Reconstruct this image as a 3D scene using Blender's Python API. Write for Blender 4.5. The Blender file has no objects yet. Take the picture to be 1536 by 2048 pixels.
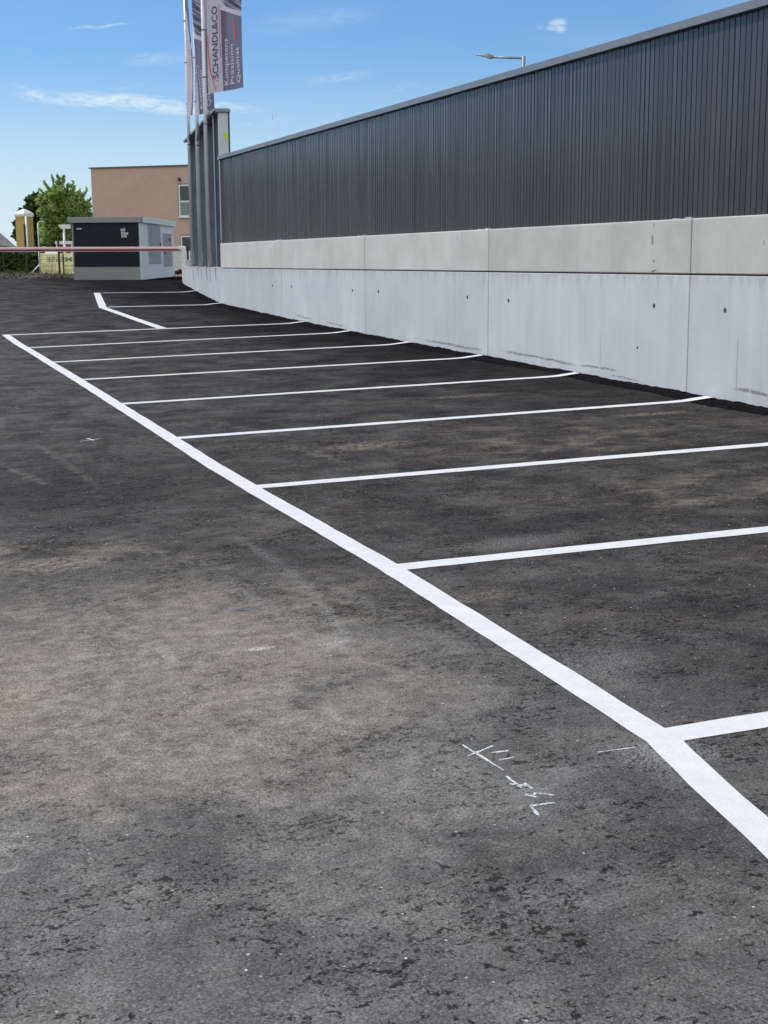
import bpy, bmesh, math, random
from math import sin, cos, tan, radians as R, pi, atan2, hypot
from mathutils import Vector as V, Matrix
random.seed(7)
sc = bpy.context.scene
col = sc.collection

# ------------------------------------------------------------------ camera
FPX, YAW, PITCH, ROLL = 2782.6, R(20.619), R(10.26), R(-0.319)
CZ = 1.60
Fw = V((sin(YAW)*cos(PITCH), cos(YAW)*cos(PITCH), -sin(PITCH)))
R0 = V((cos(YAW), -sin(YAW), 0)); U0 = R0.cross(Fw)
Rt = R0*cos(ROLL)+U0*sin(ROLL); Up = -R0*sin(ROLL)+U0*cos(ROLL)
CAM = V((0, 0, CZ))
def ray(x, y): return Fw+Rt*((x-768)/FPX)-Up*((y-1024)/FPX)
def at(x, y, r):
    """world point seen at photo pixel x, y, at horizontal distance r"""
    d = ray(x, y); return CAM+d*(r/hypot(d.x, d.y))
cd = bpy.data.cameras.new('camera'); cam = bpy.data.objects.new('camera', cd); col.objects.link(cam)
cd.sensor_fit = 'VERTICAL'; cd.sensor_height = 36; cd.lens = 36*FPX/2048
cd.clip_end = 4000; cd.clip_start = .05
M = Matrix((Rt, Up, -Fw)).transposed().to_4x4(); M.translation = CAM; cam.matrix_world = M
sc.camera = cam

# ------------------------------------------------------------------ helpers
class MB:
    def __init__(s): s.bm = bmesh.new()
    def quad(s, *p):
        return s.bm.faces.new([s.bm.verts.new(q) for q in p])
    def box(s, c, sx, sy, sz, rz=0.0, base=False):
        """box centred at c (or standing on c when base), sx,sy,sz full sizes"""
        c = V(c); ca, sa = cos(rz), sin(rz)
        z0, z1 = (0, sz) if base else (-sz/2, sz/2)
        vs = []
        for z in (z0, z1):
            for (a, b) in ((-1, -1), (1, -1), (1, 1), (-1, 1)):
                x, y = a*sx/2, b*sy/2
                vs.append(s.bm.verts.new(c+V((x*ca-y*sa, x*sa+y*ca, z))))
        for f in ((3, 2, 1, 0), (4, 5, 6, 7), (0, 1, 5, 4), (1, 2, 6, 5), (2, 3, 7, 6), (3, 0, 4, 7)):
            s.bm.faces.new([vs[i] for i in f])
        return s
    def tube(s, p, q, r0, r1=None, n=12, cap=True):
        p, q = V(p), V(q); r1 = r0 if r1 is None else r1
        d = (q-p).normalized(); a = d.orthogonal().normalized(); b = d.cross(a)
        A = [s.bm.verts.new(p+(a*cos(2*pi*i/n)+b*sin(2*pi*i/n))*r0) for i in range(n)]
        B = [s.bm.verts.new(q+(a*cos(2*pi*i/n)+b*sin(2*pi*i/n))*r1) for i in range(n)]
        for i in range(n):
            f = s.bm.faces.new((A[i], A[(i+1) % n], B[(i+1) % n], B[i])); f.smooth = True
        if cap: s.bm.faces.new(A[::-1]); s.bm.faces.new(B)
        return s
    def path(s, pts, rs, n=8):
        for i in range(len(pts)-1): s.tube(pts[i], pts[i+1], rs[i], rs[i+1], n)
        return s
    def prism(s, poly, ext):
        """closed polygon (list of points) extruded by vector ext"""
        A = [s.bm.verts.new(V(p)) for p in poly]; B = [s.bm.verts.new(V(p)+V(ext)) for p in poly]
        n = len(A); s.bm.faces.new(A[::-1]); s.bm.faces.new(B)
        for i in range(n): s.bm.faces.new((A[i], A[(i+1) % n], B[(i+1) % n], B[i]))
        return s
    def lathe(s, c, prof, n=20):
        c = V(c); rings = [[s.bm.verts.new(c+V((r*cos(2*pi*i/n), r*sin(2*pi*i/n), z))) for i in range(n)] for r, z in prof]
        for a, b in zip(rings, rings[1:]):
            for i in range(n):
                f = s.bm.faces.new((a[i], a[(i+1) % n], b[(i+1) % n], b[i])); f.smooth = True
        return s
    def build(s, name, mat, parent=None, bevel=0, smooth=False, label=None, fix=True):
        if fix: bmesh.ops.recalc_face_normals(s.bm, faces=s.bm.faces[:])
        me = bpy.data.meshes.new(name); s.bm.to_mesh(me); s.bm.free()
        return mk(name, me, mat, parent, bevel, smooth, label)
def mk(name, me, mat, parent=None, bevel=0, smooth=False, label=None):
    o = bpy.data.objects.new(name, me); col.objects.link(o)
    if mat: me.materials.append(mat)
    if smooth:
        for p in me.polygons: p.use_smooth = True
    if bevel:
        b = o.modifiers.new('bevel', 'BEVEL'); b.width = bevel; b.segments = 2; b.limit_method = 'ANGLE'
    if parent:
        o.parent = parent
        o.matrix_parent_inverse = Matrix.Translation(parent.location).inverted() if parent.rotation_euler.z == 0 else \
            (Matrix.Translation(parent.location) @ Matrix.Rotation(parent.rotation_euler.z, 4, 'Z')).inverted()
    if label: o['label'] = label
    return o
def tag(o, label=None, cat=None, group=None, kind=None):
    if label: o['label'] = label
    if cat: o['category'] = cat
    if group: o['group'] = group
    if kind: o['kind'] = kind
    return o
def thing(name, label, cat, loc=(0, 0, 0), group=None):
    o = bpy.data.objects.new(name, None); col.objects.link(o); o.location = loc; o.empty_display_size = .3
    return tag(o, label, cat, group)

# ------------------------------------------------------------------ node helpers
class NT:
    def __init__(s, nt): s.nt = nt; s.n = nt.nodes; s.l = nt.links
    def add(s, t, **kw):
        nd = s.n.new(t)
        for k, v in kw.items(): setattr(nd, k, v)
        return nd
    def put(s, sock, v):
        if hasattr(v, 'bl_idname') and v.bl_idname.startswith('NodeSocket'): s.l.new(v, sock)
        elif v is not None:
            try: sock.default_value = v
            except Exception: sock.default_value = (*v, 1)
    def m(s, op, a, b=None, c=None, clamp=False):
        nd = s.add('ShaderNodeMath', operation=op, use_clamp=clamp)
        for i, v in enumerate((a, b, c)):
            if v is not None: s.put(nd.inputs[i], v)
        return nd.outputs[0]
    def ss(s, x, lo, hi, a=0., b=1.):
        nd = s.add('ShaderNodeMapRange', interpolation_type='SMOOTHSTEP')
        s.put(nd.inputs[0], x); s.put(nd.inputs[1], lo); s.put(nd.inputs[2], hi); s.put(nd.inputs[3], a); s.put(nd.inputs[4], b)
        return nd.outputs[0]
    def mix(s, f, a, b, mode='MIX'):
        nd = s.add('ShaderNodeMix', data_type='RGBA', blend_type=mode)
        s.put(nd.inputs[0], f)
        for k, v in ((6, a), (7, b)):
            if isinstance(v, tuple): v = (*v[:3], 1)
            s.put(nd.inputs[k], v)
        return nd.outputs[2]
    def noise(s, vec, scale, det=4, rough=.55, dist=0, sc=None):
        if sc:
            mp = s.add('ShaderNodeMapping'); s.l.new(vec, mp.inputs[0]); mp.inputs['Scale'].default_value = sc; vec = mp.outputs[0]
        nd = s.add('ShaderNodeTexNoise'); s.l.new(vec, nd.inputs['Vector'])
        nd.inputs['Scale'].default_value = scale; nd.inputs['Detail'].default_value = det
        nd.inputs['Roughness'].default_value = rough; nd.inputs['Distortion'].default_value = dist
        return nd.outputs[0]
    def vor(s, vec, scale, feat='F1', out='Distance', rnd=1):
        nd = s.add('ShaderNodeTexVoronoi', feature=feat); s.l.new(vec, nd.inputs['Vector'])
        nd.inputs['Scale'].default_value = scale; nd.inputs['Randomness'].default_value = rnd
        return nd.outputs[out]
    def sep(s, v):
        nd = s.add('ShaderNodeSeparateXYZ'); s.l.new(v, nd.inputs[0]); return nd.outputs
    def comb(s, x, y, z):
        nd = s.add('ShaderNodeCombineXYZ')
        for i, v in enumerate((x, y, z)): s.put(nd.inputs[i], v)
        return nd.outputs[0]
    def seg(s, x, y, p, q, w, soft=1.0, taper=.15):
        """soft mask around the segment p-q in the plane of sockets x, y; w half width"""
        dx, dy = q[0]-p[0], q[1]-p[1]; L = hypot(dx, dy); ux, uy = dx/L, dy/L
        a = s.m('SUBTRACT', x, p[0]); b = s.m('SUBTRACT', y, p[1])
        t = s.m('ADD', s.m('MULTIPLY', a, ux), s.m('MULTIPLY', b, uy))
        d = s.m('ABSOLUTE', s.m('SUBTRACT', s.m('MULTIPLY', b, ux), s.m('MULTIPLY', a, uy)))
        e = s.ss(d, w*(1-soft), w, 1., 0.)
        k = s.m('MULTIPLY', s.ss(t, 0., L*taper), s.ss(t, L*(1-taper), L, 1., 0.))
        return s.m('MULTIPLY', e, k)
    def blob(s, x, y, cx, cy, rx, ry):
        a = s.m('DIVIDE', s.m('SUBTRACT', x, cx), rx); b = s.m('DIVIDE', s.m('SUBTRACT', y, cy), ry)
        r = s.m('SQRT', s.m('ADD', s.m('MULTIPLY', a, a), s.m('MULTIPLY', b, b)))
        return s.ss(r, .15, 1., 1., 0.)
def mat(name, base=(.5, .5, .5), rough=.6, metal=0., var=0., vscale=6., bump=0., bscale=60., spec=.5, fn=None):
    m = bpy.data.materials.new(name); m.use_nodes = True
    T = NT(m.node_tree); b = T.n['Principled BSDF']
    b.inputs['Base Color'].default_value = (*base, 1); b.inputs['Roughness'].default_value = rough
    b.inputs['Metallic'].default_value = metal; b.inputs['Specular IOR Level'].default_value = spec
    T.b = b; tc = T.add('ShaderNodeTexCoord'); T.obj = tc.outputs['Object']; T.uv = tc.outputs['UV']; T.gen = tc.outputs['Generated']
    T.pos = T.add('ShaderNodeNewGeometry').outputs['Position']
    if var:
        n = T.noise(T.pos, vscale, 6, .6)
        f = T.ss(n, .3, .7)
        c = T.mix(f, tuple(v*(1-var) for v in base), tuple(min(1, v*(1+var)) for v in base)); T.l.new(c, b.inputs['Base Color'])
        T.l.new(T.ss(n, .2, .8, rough*.85, min(1, rough*1.15)), b.inputs['Roughness'])
    if bump:
        bp = T.add('ShaderNodeBump'); bp.inputs['Strength'].default_value = bump; bp.inputs['Distance'].default_value = .01
        T.l.new(T.noise(T.pos, bscale, 3), bp.inputs['Height']); T.l.new(bp.outputs[0], b.inputs['Normal'])
    if fn: fn(T)
    return m

# ------------------------------------------------------------------ ground shape
GY = [-30, 0, 4, 8, 11, 13.5, 16, 18.5, 21, 23.5, 25, 28, 29.5, 33, 36, 41, 47, 60, 90, 900]
GZ = [-1.72, -1.50, -1.43, -1.345, -1.285, -1.25, -1.21, -1.175, -1.128, -1.075, -1.04, -.955, -.915, -.84, -.755, -.61, -.54, -.5, -.45, -.4]
def interp(y):
    if y <= GY[0]: return GZ[0]
    for a, b, c, d in zip(GY, GY[1:], GZ, GZ[1:]):
        if y <= b: return c+(d-c)*(y-a)/(b-a)
    return GZ[-1]
def hm(x, y):
    z = sum(interp(y+d) for d in (-.8, 0, .8))/3
    cs = .0225*min(1, max(0, (30-y)/8))
    return z+cs*min(6, max(-14, x-7.4))+CZ

# ------------------------------------------------------------------ materials
def asphalt_fn(T):
    P = T.pos; X, Y, Z = T.sep(P)
    P2 = T.comb(X, Y, 0.)
    n1 = T.noise(P2, .55, 5, .6, .6)
    n2 = T.noise(P2, 2.1, 6, .65, .4)
    n3 = T.noise(P2, 14, 5, .65)
    n4 = T.noise(P2, 115, 3, .62)
    n5 = T.noise(P2, 210, 2, .6)
    streak = T.noise(P2, 1.0, 6, .68, .3, sc=(1.1, 1.9, 1))
    # fresh dark mat, trafficked grey, tan dust
    base = T.mix(T.ss(n2, .34, .68), (.038, .037, .037), (.080, .078, .076))
    base = T.mix(T.m('MULTIPLY', T.ss(streak, .44, .70), .6), base, (.108, .104, .098))
    # dusty, worn zone where the lorries turn
    z = T.m('MAXIMUM', T.blob(X, Y, .7, 3.4, 2.9, 4.0), T.m('MULTIPLY', T.blob(X, Y, -1.5, 8., 4.4, 5.6), .62))
    core = T.m('MULTIPLY', T.blob(T.m('ADD', X, T.m('MULTIPLY', T.m('SUBTRACT', n1, .5), 1.6)), T.m('ADD', Y, T.m('MULTIPLY', T.m('SUBTRACT', n2, .5), 2.4)), .95, 5.05, 1.6, 2.3), T.ss(n2, .25, .55, .35, .9))
    z = T.m('MULTIPLY', z, T.ss(n1, .18, .60))
    z = T.m('MAXIMUM', z, T.m('MULTIPLY', T.ss(n1, .54, .74), .28))
    base = T.mix(z, base, T.mix(T.ss(n2, .3, .7), (.122, .121, .119), (.186, .183, .178)))
    base = T.mix(core, base, T.mix(T.ss(n3, .3, .7), (.200, .187, .164), (.275, .259, .230)))
    tz = T.m('MAXIMUM', T.blob(X, Y, .3, 5.0, 1.9, 1.5), T.blob(X, Y, 1.45, 5.5, 1.1, 1.3))
    tz = T.m('MAXIMUM', tz, T.m('MULTIPLY', T.blob(X, Y, .4, 7.3, 1.4, .5), .9))
    tz = T.m('MAXIMUM', tz, T.m('MULTIPLY', T.blob(X, Y, 5.2, 9.6, 2.2, 1.3), .5))
    tz = T.m('MAXIMUM', tz, T.m('MULTIPLY', T.blob(X, Y, 4.9, 7.4, 2.0, .6), .35))
    tan_m = T.m('MULTIPLY', T.m('ADD', T.m('MULTIPLY', tz, .95), .15), T.ss(T.noise(P2, 1.9, 7, .74, .5, sc=(.9, 1.5, 1)),   .43, .64))
    base = T.mix(tan_m, base, (.235, .205, .168))
    # dark gritty band, and the fresher mat along the wall
    dk = T.m('MULTIPLY', T.blob(X, Y, .9, 9.2, 2.0, 1.7), T.ss(n2, .30, .58))
    dk = T.m('MAXIMUM', dk, T.m('MULTIPLY', T.seg(X, Y, (4.1, 8.5), (4.5, 6.6), .26, 1., .3), T.ss(n3, .35, .6)))
    dk = T.m('MAXIMUM', dk, T.m('MULTIPLY', T.seg(X, Y, (5.9, 8.2), (6.6, 6.2), .30, 1., .3), T.ss(n3, .35, .6)))
    base = T.mix(T.m('MULTIPLY', dk, .75), base, (.030, .030, .032))
    fresh = T.m('MULTIPLY', T.ss(T.m('ADD', X, T.m('MULTIPLY', T.m('SUBTRACT', n1, .5), 3.4)), 4.2, 7.0), T.ss(Y, 6., 17.))
    by = T.m('MULTIPLY', T.ss(X, 2.4, 3.4), T.ss(T.noise(P2, 1.1, 5, .65, .4), .44, .60))
    base = T.mix(T.m('MULTIPLY', by, .62), base, (.034, .033, .034))
    # tyre tracks
    for p, q, w in (((1.26, 11.6), (1.45, 8.9), .05), ((.88, 10.6), (1.15, 9.2), .06), ((2.78, 12.1), (3.1, 11.0), .10), ((3.04, 10.4), (3.2, 9.1), .12), ((1.15, 13.4), (1.0, 11.4), .16), ((.4, 14.5), (.75, 12.2), .22), ((2.0, 16.), (1.0, 12.5), .12), ((4.2, 12.9), (5.9, 12.1), .05), ((3.9, 20.5), (6.1, 19.8), .06), ((1.15, 7.6), (1.75, 6.4), .10)):
        base = T.mix(T.m('MULTIPLY', T.m('MULTIPLY', T.seg(X, Y, p, q, w, .8, .25), T.ss(n3, .35, .65)), .6), base, (.165, .156, .14))
    far_ = T.m('MULTIPLY', T.ss(Y, 7.5, 17.), .70)
    lane = T.ss(T.m('ADD', X, T.m('MULTIPLY', T.m('SUBTRACT', n1, .5), 2.)), 1.2, 4.2)
    base = T.mix(far_, base, T.mix(T.ss(n2, .32, .66), T.mix(lane, (.066, .066, .068), (.033, .033, .035)), T.mix(lane, (.126, .125, .124), (.086, .085, .085))))
    # blotchy mat: ragged lighter and darker drifts at hand size
    m1 = T.ss(T.noise(P2, 8.5, 6, .7, .3), .30, .70, .86, 1.15)
    base = T.mix(1., base, T.comb(m1, m1, m1), 'MULTIPLY')
    m2 = T.ss(n3, .30, .70, .90, 1.11)
    base = T.mix(1., base, T.comb(m2, m2, m2), 'MULTIPLY')
    base = T.mix(T.m('MULTIPLY', fresh, .82), base, (.0095, .0093, .0098))
    # dried mud, dust drifts and tyre arcs of the turning area
    rag = T.ss(T.noise(P2, 19, 5, .7), .36, .60); wx = T.m('ADD', X, T.m('MULTIPLY', T.m('SUBTRACT', n3, .5), .07)); wy = T.m('ADD', Y, T.m('MULTIPLY', T.m('SUBTRACT', n3, .5), .16))
    for cx, cy, rx, ry, k in ((.5, 5.08, .30, .16, .75), (.88, 7.06, .42, .24, .7), (1.27, 5.56, .20, .07, .6), (1.32, 5.27, .14, .05, .7), (1.67, 4.52, .09, .08, .5), (.40, 4.24, .2, .13, .45), (.55, 6.2, .3, .14, .4), (2.55, 5.6, .3, .14, .3), (3.6, 9.9, .6, .3, .5), (4.6, 7.0, .5, .16, .35), (6.4, 10.4, .5, .14, .5), (5.6, 12.4, .6, .16, .4), (1.0, 4.75, .5, .14, .35)):
        base = T.mix(T.m('MULTIPLY', T.m('MULTIPLY', T.blob(wx, wy, cx, cy, rx, ry), rag), k), base, (.34, .295, .235))
    for p, q, w, k in (((.66, 5.46), (1.10, 5.38), .035, .6), ((1.6, 4.32), (1.72, 4.36), .02, .5)):
        base = T.mix(T.m('MULTIPLY', T.m('MULTIPLY', T.seg(wx, wy, p, q, w, .8, .2), rag), k), base, (.36, .32, .26))
    base = T.mix(T.m('MULTIPLY', T.m('MULTIPLY', T.seg(X, Y, (1.075, 5.45), (1.075, 5.20), .032, .3, .1), T.ss(n3, .2, .6)), .5), base, (.36, .33, .28))
    for p, q, w, k in (((1.86, 7.4), (1.92, 6.5), .06, .22), ((1.92, 6.6), (1.88, 5.8), .065, .26), ((1.89, 5.9), (1.80, 5.2), .055, .42), ((1.82, 5.24), (1.64, 5.10), .035, .6), ((2.0, 6.2), (2.2, 4.7), .07, .18), ((1.58, 6.6), (1.68, 5.2), .08, .16)):
        base = T.mix(T.m('MULTIPLY', T.m('MULTIPLY', T.seg(wx, Y, p, q, w, 1., .2), T.ss(n4, .34, .6, .35, 1.)), k), base, (.33, .325, .32))
    for p, q, w, k in (((1.72, 6.1), (1.90, 5.85), .06, .5), ((1.88, 5.9), (2.0, 5.5), .05, .5), ((1.36, 4.53), (1.41, 4.51), .03, .8)):
        base = T.mix(T.m('MULTIPLY', T.seg(wx, Y, p, q, w, .9, .25), k), base, (.085, .070, .055))
    # stone grain
    g = T.ss(n4, .30, .72, .68, 1.30)
    base = T.mix(1., base, T.comb(g, g, g), 'MULTIPLY')
    va = T.add('ShaderNodeTexVoronoi'); T.l.new(P2, va.inputs['Vector']); va.inputs['Scale'].default_value = 120
    ag = T.ss(T.sep(va.outputs['Color'])[0], 0., 1., .87, 1.14)
    base = T.mix(1., base, T.comb(ag, ag, ag), 'MULTIPLY')
    g2 = T.ss(n5, .25, .75, .82, 1.18)
    base = T.mix(1., base, T.comb(g2, g2, g2), 'MULTIPLY')
    # open pores: short ragged dark pits gathered in drifts
    P3 = T.add('ShaderNodeVectorMath', operation='ADD'); T.l.new(P2, P3.inputs[0])
    wob = T.add('ShaderNodeVectorMath', operation='SCALE'); nz = T.add('ShaderNodeTexNoise'); nz.inputs['Scale'].default_value = 34; T.l.new(P2, nz.inputs['Vector'])
    T.l.new(nz.outputs['Color'], wob.inputs[0]); wob.inputs['Scale'].default_value = .05; T.l.new(wob.outputs[0], P3.inputs[1])
    pit = T.noise(P3.outputs[0], 38, 4, .6, .9, sc=(.72, 1.25, 1))
    drift = T.ss(T.noise(P2, 2.6, 4, .6), .36, .66)
    thr = T.m('SUBTRACT', .482, T.m('MULTIPLY', T.m('SUBTRACT', 1., drift), .105))
    pm = T.m('MULTIPLY', T.m('SUBTRACT', thr, pit), 20., clamp=True)
    pit2 = T.noise(P3.outputs[0], 80, 3, .6, .6); pm2 = T.m('MULTIPLY', T.m('SUBTRACT', T.m('ADD', thr, -.022), pit2), 12., clamp=True)
    pm = T.m('MAXIMUM', pm, T.m('MULTIPLY', pm2, .85))
    pm = T.m('MULTIPLY', pm, T.m('SUBTRACT', 1., T.m('MULTIPLY', core, .72)))
    base = T.mix(T.m('MULTIPLY', pm, .84), base, (.014, .0125, .012))
    # pale chips
    v = T.add('ShaderNodeTexVoronoi'); T.l.new(P2, v.inputs['Vector']); v.inputs['Scale'].default_value = 42
    rc = T.sep(v.outputs['Color'])
    chip = T.m('MULTIPLY', T.ss(v.outputs['Distance'], .10, .20, 1., 0.), T.m('GREATER_THAN', rc[0], .962))
    base = T.mix(T.m('MULTIPLY', chip, T.ss(rc[1], 0., 1., .35, 1.)), base, (.62, .60, .57))
    v2 = T.add('ShaderNodeTexVoronoi'); T.l.new(P2, v2.inputs['Vector']); v2.inputs['Scale'].default_value = 95
    rc2 = T.sep(v2.outputs['Color'])
    chip2 = T.m('MULTIPLY', T.ss(v2.outputs['Distance'], .2, .4, 1., 0.), T.m('GREATER_THAN', rc2[0], .84))
    base = T.mix(T.m('MULTIPLY', chip2, T.m('SUBTRACT', .40, T.m('MAXIMUM', T.m('MULTIPLY', fresh, .38), T.m('MULTIPLY', far_, .32)))), base, (.30, .29, .275))
    # scuffs of white road-paint and lime
    for cx, cy, rx, ry, k in ((1.43, 5.25, .09, .035, 1.), (1.72, 5.22, .12, .10, .35), (2.32, 3.62, .22, .22, .35), (2.55, 4.5, .35, .35, .16), (3.2, 6.5, .5, .2, .22)):
        base = T.mix(T.m('MULTIPLY', T.m('MULTIPLY', T.blob(X, Y, cx, cy, rx, ry), T.ss(n4, .40, .62)), k), base, (.62, .62, .60))
    T.l.new(base, T.b.inputs['Base Color'])
    T.l.new(T.ss(n4, .2, .8, .66, .92), T.b.inputs['Roughness'])
    h = T.m('ADD', T.m('MULTIPLY', n4, .5), T.m('MULTIPLY', n5, .35)); h = T.m('ADD', h, T.m('MULTIPLY', n3, .7)); h = T.m('ADD', h, T.m('MULTIPLY', va.outputs['Distance'], -.6))
    bp = T.add('ShaderNodeBump'); bp.inputs['Strength'].default_value = .42; bp.inputs['Distance'].default_value = .012
    T.l.new(h, bp.inputs['Height']); T.l.new(bp.outputs[0], T.b.inputs['Normal'])
M_asph = mat('asphalt', rough=.8, spec=0., fn=asphalt_fn)

def paint_fn(T):
    P = T.pos
    n4 = T.noise(P, 75, 3, .6); n = T.noise(P, 9, 5, .6); nb = T.noise(P, 1.4, 4)
    c = T.mix(T.ss(n, .3, .7), (.62, .635, .64), (.71, .715, .71))
    c = T.mix(T.m('MULTIPLY', T.ss(nb, .5, .75), .35), c, (.66, .65, .62))
    c = T.mix(T.m('MULTIPLY', T.ss(T.noise(P, 60, 4, .75), .62, .74), .6), c, (.30, .29, .285))
    T.l.new(c, T.b.inputs['Base Color'])
    bp = T.add('ShaderNodeBump'); bp.inputs['Strength'].default_value = .3; bp.inputs['Distance'].default_value = .008
    T.l.new(n4, bp.inputs['Height']); T.l.new(bp.outputs[0], T.b.inputs['Normal'])
M_paint = mat('road_paint', rough=.62, spec=.35, fn=paint_fn)
def chalk_fn(T):
    n = T.noise(T.pos, 110, 3, .7); n2 = T.noise(T.pos, 16, 3)
    f = T.m('MULTIPLY', T.ss(n, .32, .58, .12, 1.), T.ss(n2, .28, .5, .5, 1.))
    T.l.new(T.mix(f, (.12, .12, .12), (.66, .70, .71)), T.b.inputs['Base Color'])
M_chalk = mat('chalk', rough=.95, spec=.1, fn=chalk_fn)
M_bit = mat('bitumen', (.011, .0108, .0115), .95, var=.5, vscale=18, bump=.9, bscale=45, spec=0.)

def conc_lower_fn(T):
    X, Y, Z = T.sep(T.pos); P = T.pos
    oi = T.add('ShaderNodeObjectInfo').outputs['Random']
    n = T.noise(P, 1.1, 6, .6); v = T.noise(P, 1.0, 5, .6, sc=(3., 5.5, .28)); fine = T.noise(P, 26, 5, .65)
    c = T.mix(T.ss(n, .3, .7), (.452, .484, .496), (.525, .556, .566))
    c = T.mix(T.m('MULTIPLY', T.ss(v, .40, .75), .45), c, (.572, .600, .608))
    c = T.mix(T.m('MULTIPLY', T.ss(T.noise(P, 1.0, 5, .65, sc=(3, 8.0, .22)), .55, .78), .30), c, (.36, .385, .40))
    # drips under the top joint
    dn = T.noise(P, 1., 4, .6, sc=(2, 7.5, .05)); reach = T.ss(dn, .42, .75, .02, .38)
    dm = T.m('MULTIPLY', T.ss(T.m('SUBTRACT', 1.45, Z), 0., reach, 1., 0.), T.ss(fine, .25, .55, .4, 1.))
    c = T.mix(T.m('MULTIPLY', dm, .5), c, (.33, .335, .335))
    # tar scuffs left by the paver near the foot
    wy = T.m('ADD', Z, T.m('MULTIPLY', T.m('SUBTRACT', T.noise(P, 3.5, 4), .5), .05))
    for p, q, w in (((18.1, .50), (16.0, .47), .022), ((15.6, .50), (13.55, .455), .020), ((13.6, .46), (12.7, .455), .016), ((10.75, .44), (9.3, .41), .022), ((24.1, .64), (23.1, .60), .018), ((22.4, .585), (21.4, .55), .014), ((12.9, .40), (12.3, .385), .012)):
        sm = T.m('MULTIPLY', T.seg(Y, wy, p, q, w, .7, .18), T.ss(T.noise(P, 22, 4, .7), .34, .52))
        c = T.mix(T.m('MULTIPLY', sm, .72), c, (.12, .12, .122))
    # hairline shrinkage cracks
    wx = T.m('ADD', Y, T.m('MULTIPLY', T.m('SUBTRACT', T.noise(P, 5, 3), .5), .05))
    for y0, z0, z1, k in ((10.62, .35, .95, .55), (13.1, .45, .85, .35), (19.75, .5, 1.15, .4), (13.45, .7, 1.4, .12)):
        c = T.mix(T.m('MULTIPLY', T.seg(wx, Z, (y0, z0), (y0+.01, z1), .016, .9, .2), k), c, (.22, .225, .23))
    # mud splash
    sp = T.m('MULTIPLY', T.ss(Z, .25, .62, 1., 0.), T.ss(T.noise(P, 6, 6, .7), .42, .70))
    c = T.mix(T.m('MULTIPLY', sp, .16), c, (.27, .265, .255))
    g = T.ss(oi, 0., 1., .95, 1.04); c = T.mix(1., c, T.comb(g, g, g), 'MULTIPLY')
    T.l.new(c, T.b.inputs['Base Color'])
    bp = T.add('ShaderNodeBump'); bp.inputs['Strength'].default_value = .12; bp.inputs['Distance'].default_value = .01
    T.l.new(fine, bp.inputs['Height']); T.l.new(bp.outputs[0], T.b.inputs['Normal'])
M_cl = mat('smooth_concrete', rough=.6, spec=.4, fn=conc_lower_fn)
def conc_upper_fn(T):
    P = T.pos; X, Y, Z = T.sep(P); oi = T.add('ShaderNodeObjectInfo').outputs['Random']
    n = T.noise(P, 1.6, 6, .65); fine = T.noise(P, 34, 5, .7); v = T.noise(P, 1., 5, .6, sc=(3, 6, .3))
    c = T.mix(T.ss(n, .3, .7), (.45, .444, .41), (.545, .538, .50))
    c = T.mix(T.m('MULTIPLY', T.ss(v, .5, .8), .4), c, (.37, .37, .355))
    c = T.mix(T.m('MULTIPLY', T.ss(Z, 1.93, 1.965), .35), c, (.60, .595, .57))  # top edge lightened in the colour, as a sunlit ledge
    c = T.mix(T.m('MULTIPLY', T.ss(fine, .60, .78), .25), c, (.30, .30, .285))
    for y0, z0, z1, w, k in ((12.12, 1.72, 1.84, .02, .8), (12.08, 1.47, 1.49, .07, .9), (12.08, 1.56, 1.59, .025, .7), (10.3, 1.70, 1.76, .014, .6), (16.9, 1.83, 1.95, .012, .4), (12.10, 1.90, 1.95, .012, .6)):
        c = T.mix(T.m('MULTIPLY', T.seg(Y, Z, (y0, z0), (y0+.004, z1), w, .7, .25), k), c, (.09, .085, .08))
    g = T.ss(oi, 0., 1., .92, 1.05); c = T.mix(1., c, T.comb(g, g, g), 'MULTIPLY')
    T.l.new(c, T.b.inputs['Base Color'])
    bp = T.add('ShaderNodeBump'); bp.inputs['Strength'].default_value = .18; bp.inputs['Distance'].default_value = .01
    T.l.new(fine, bp.inputs['Height']); T.l.new(bp.outputs[0], T.b.inputs['Normal'])
M_cu = mat('grey_concrete', rough=.75, spec=.35, fn=conc_upper_fn)
M_joint = mat('joint_filler', (.10, .10, .095), .9)
def clad_fn(T):
    P = T.pos; X, Y, Z = T.sep(P)
    n = T.noise(P, 1., 4, .6, sc=(1, 1, .12)); n2 = T.noise(P, 40, 2)
    oi = T.noise(T.comb(0., T.m('FLOOR', T.m('MULTIPLY', Y, 12.)), 0.), 9.7, 0)
    c = T.mix(T.ss(n, .3, .7), (.046, .0445, .047), (.056, .054, .056))
    g = T.ss(oi, .3, .7, .93, 1.07); c = T.mix(1., c, T.comb(g, g, g), 'MULTIPLY')
    T.l.new(c, T.b.inputs['Base Color']); T.l.new(T.ss(oi, .25, .75, .13, .23), T.b.inputs['Roughness'])
M_clad = mat('coated_steel_sheet', rough=.33, spec=.42, fn=clad_fn)
M_cope = mat('coping_metal', (.21, .225, .245), .38, .25, var=.08)
M_slate = mat('steel_paint', (.19, .245, .29), .42, .15, var=.12, vscale=3)
M_panel = mat('dark_steel_panel', (.034, .042, .052), .36, .1, var=.15, vscale=2)
M_galv = mat('galvanised_steel', (.46, .50, .52), .42, .45, var=.1, vscale=5)
M_pole = mat('flagpole_aluminium', (.74, .75, .77), .38, .3, var=.06, vscale=3)
M_ring = mat('flag_clip_plastic', (.16, .17, .19), .5)
M_white = mat('white_paint', (.76, .77, .76), .5, var=.05)
M_black = mat('black_paint', (.012, .013, .014), .5)
M_sticker = mat('fluorescent_sticker', (.45, .72, .03), .5)
M_dirt = mat('drip_stain', (.085, .09, .095), .9)

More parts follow.
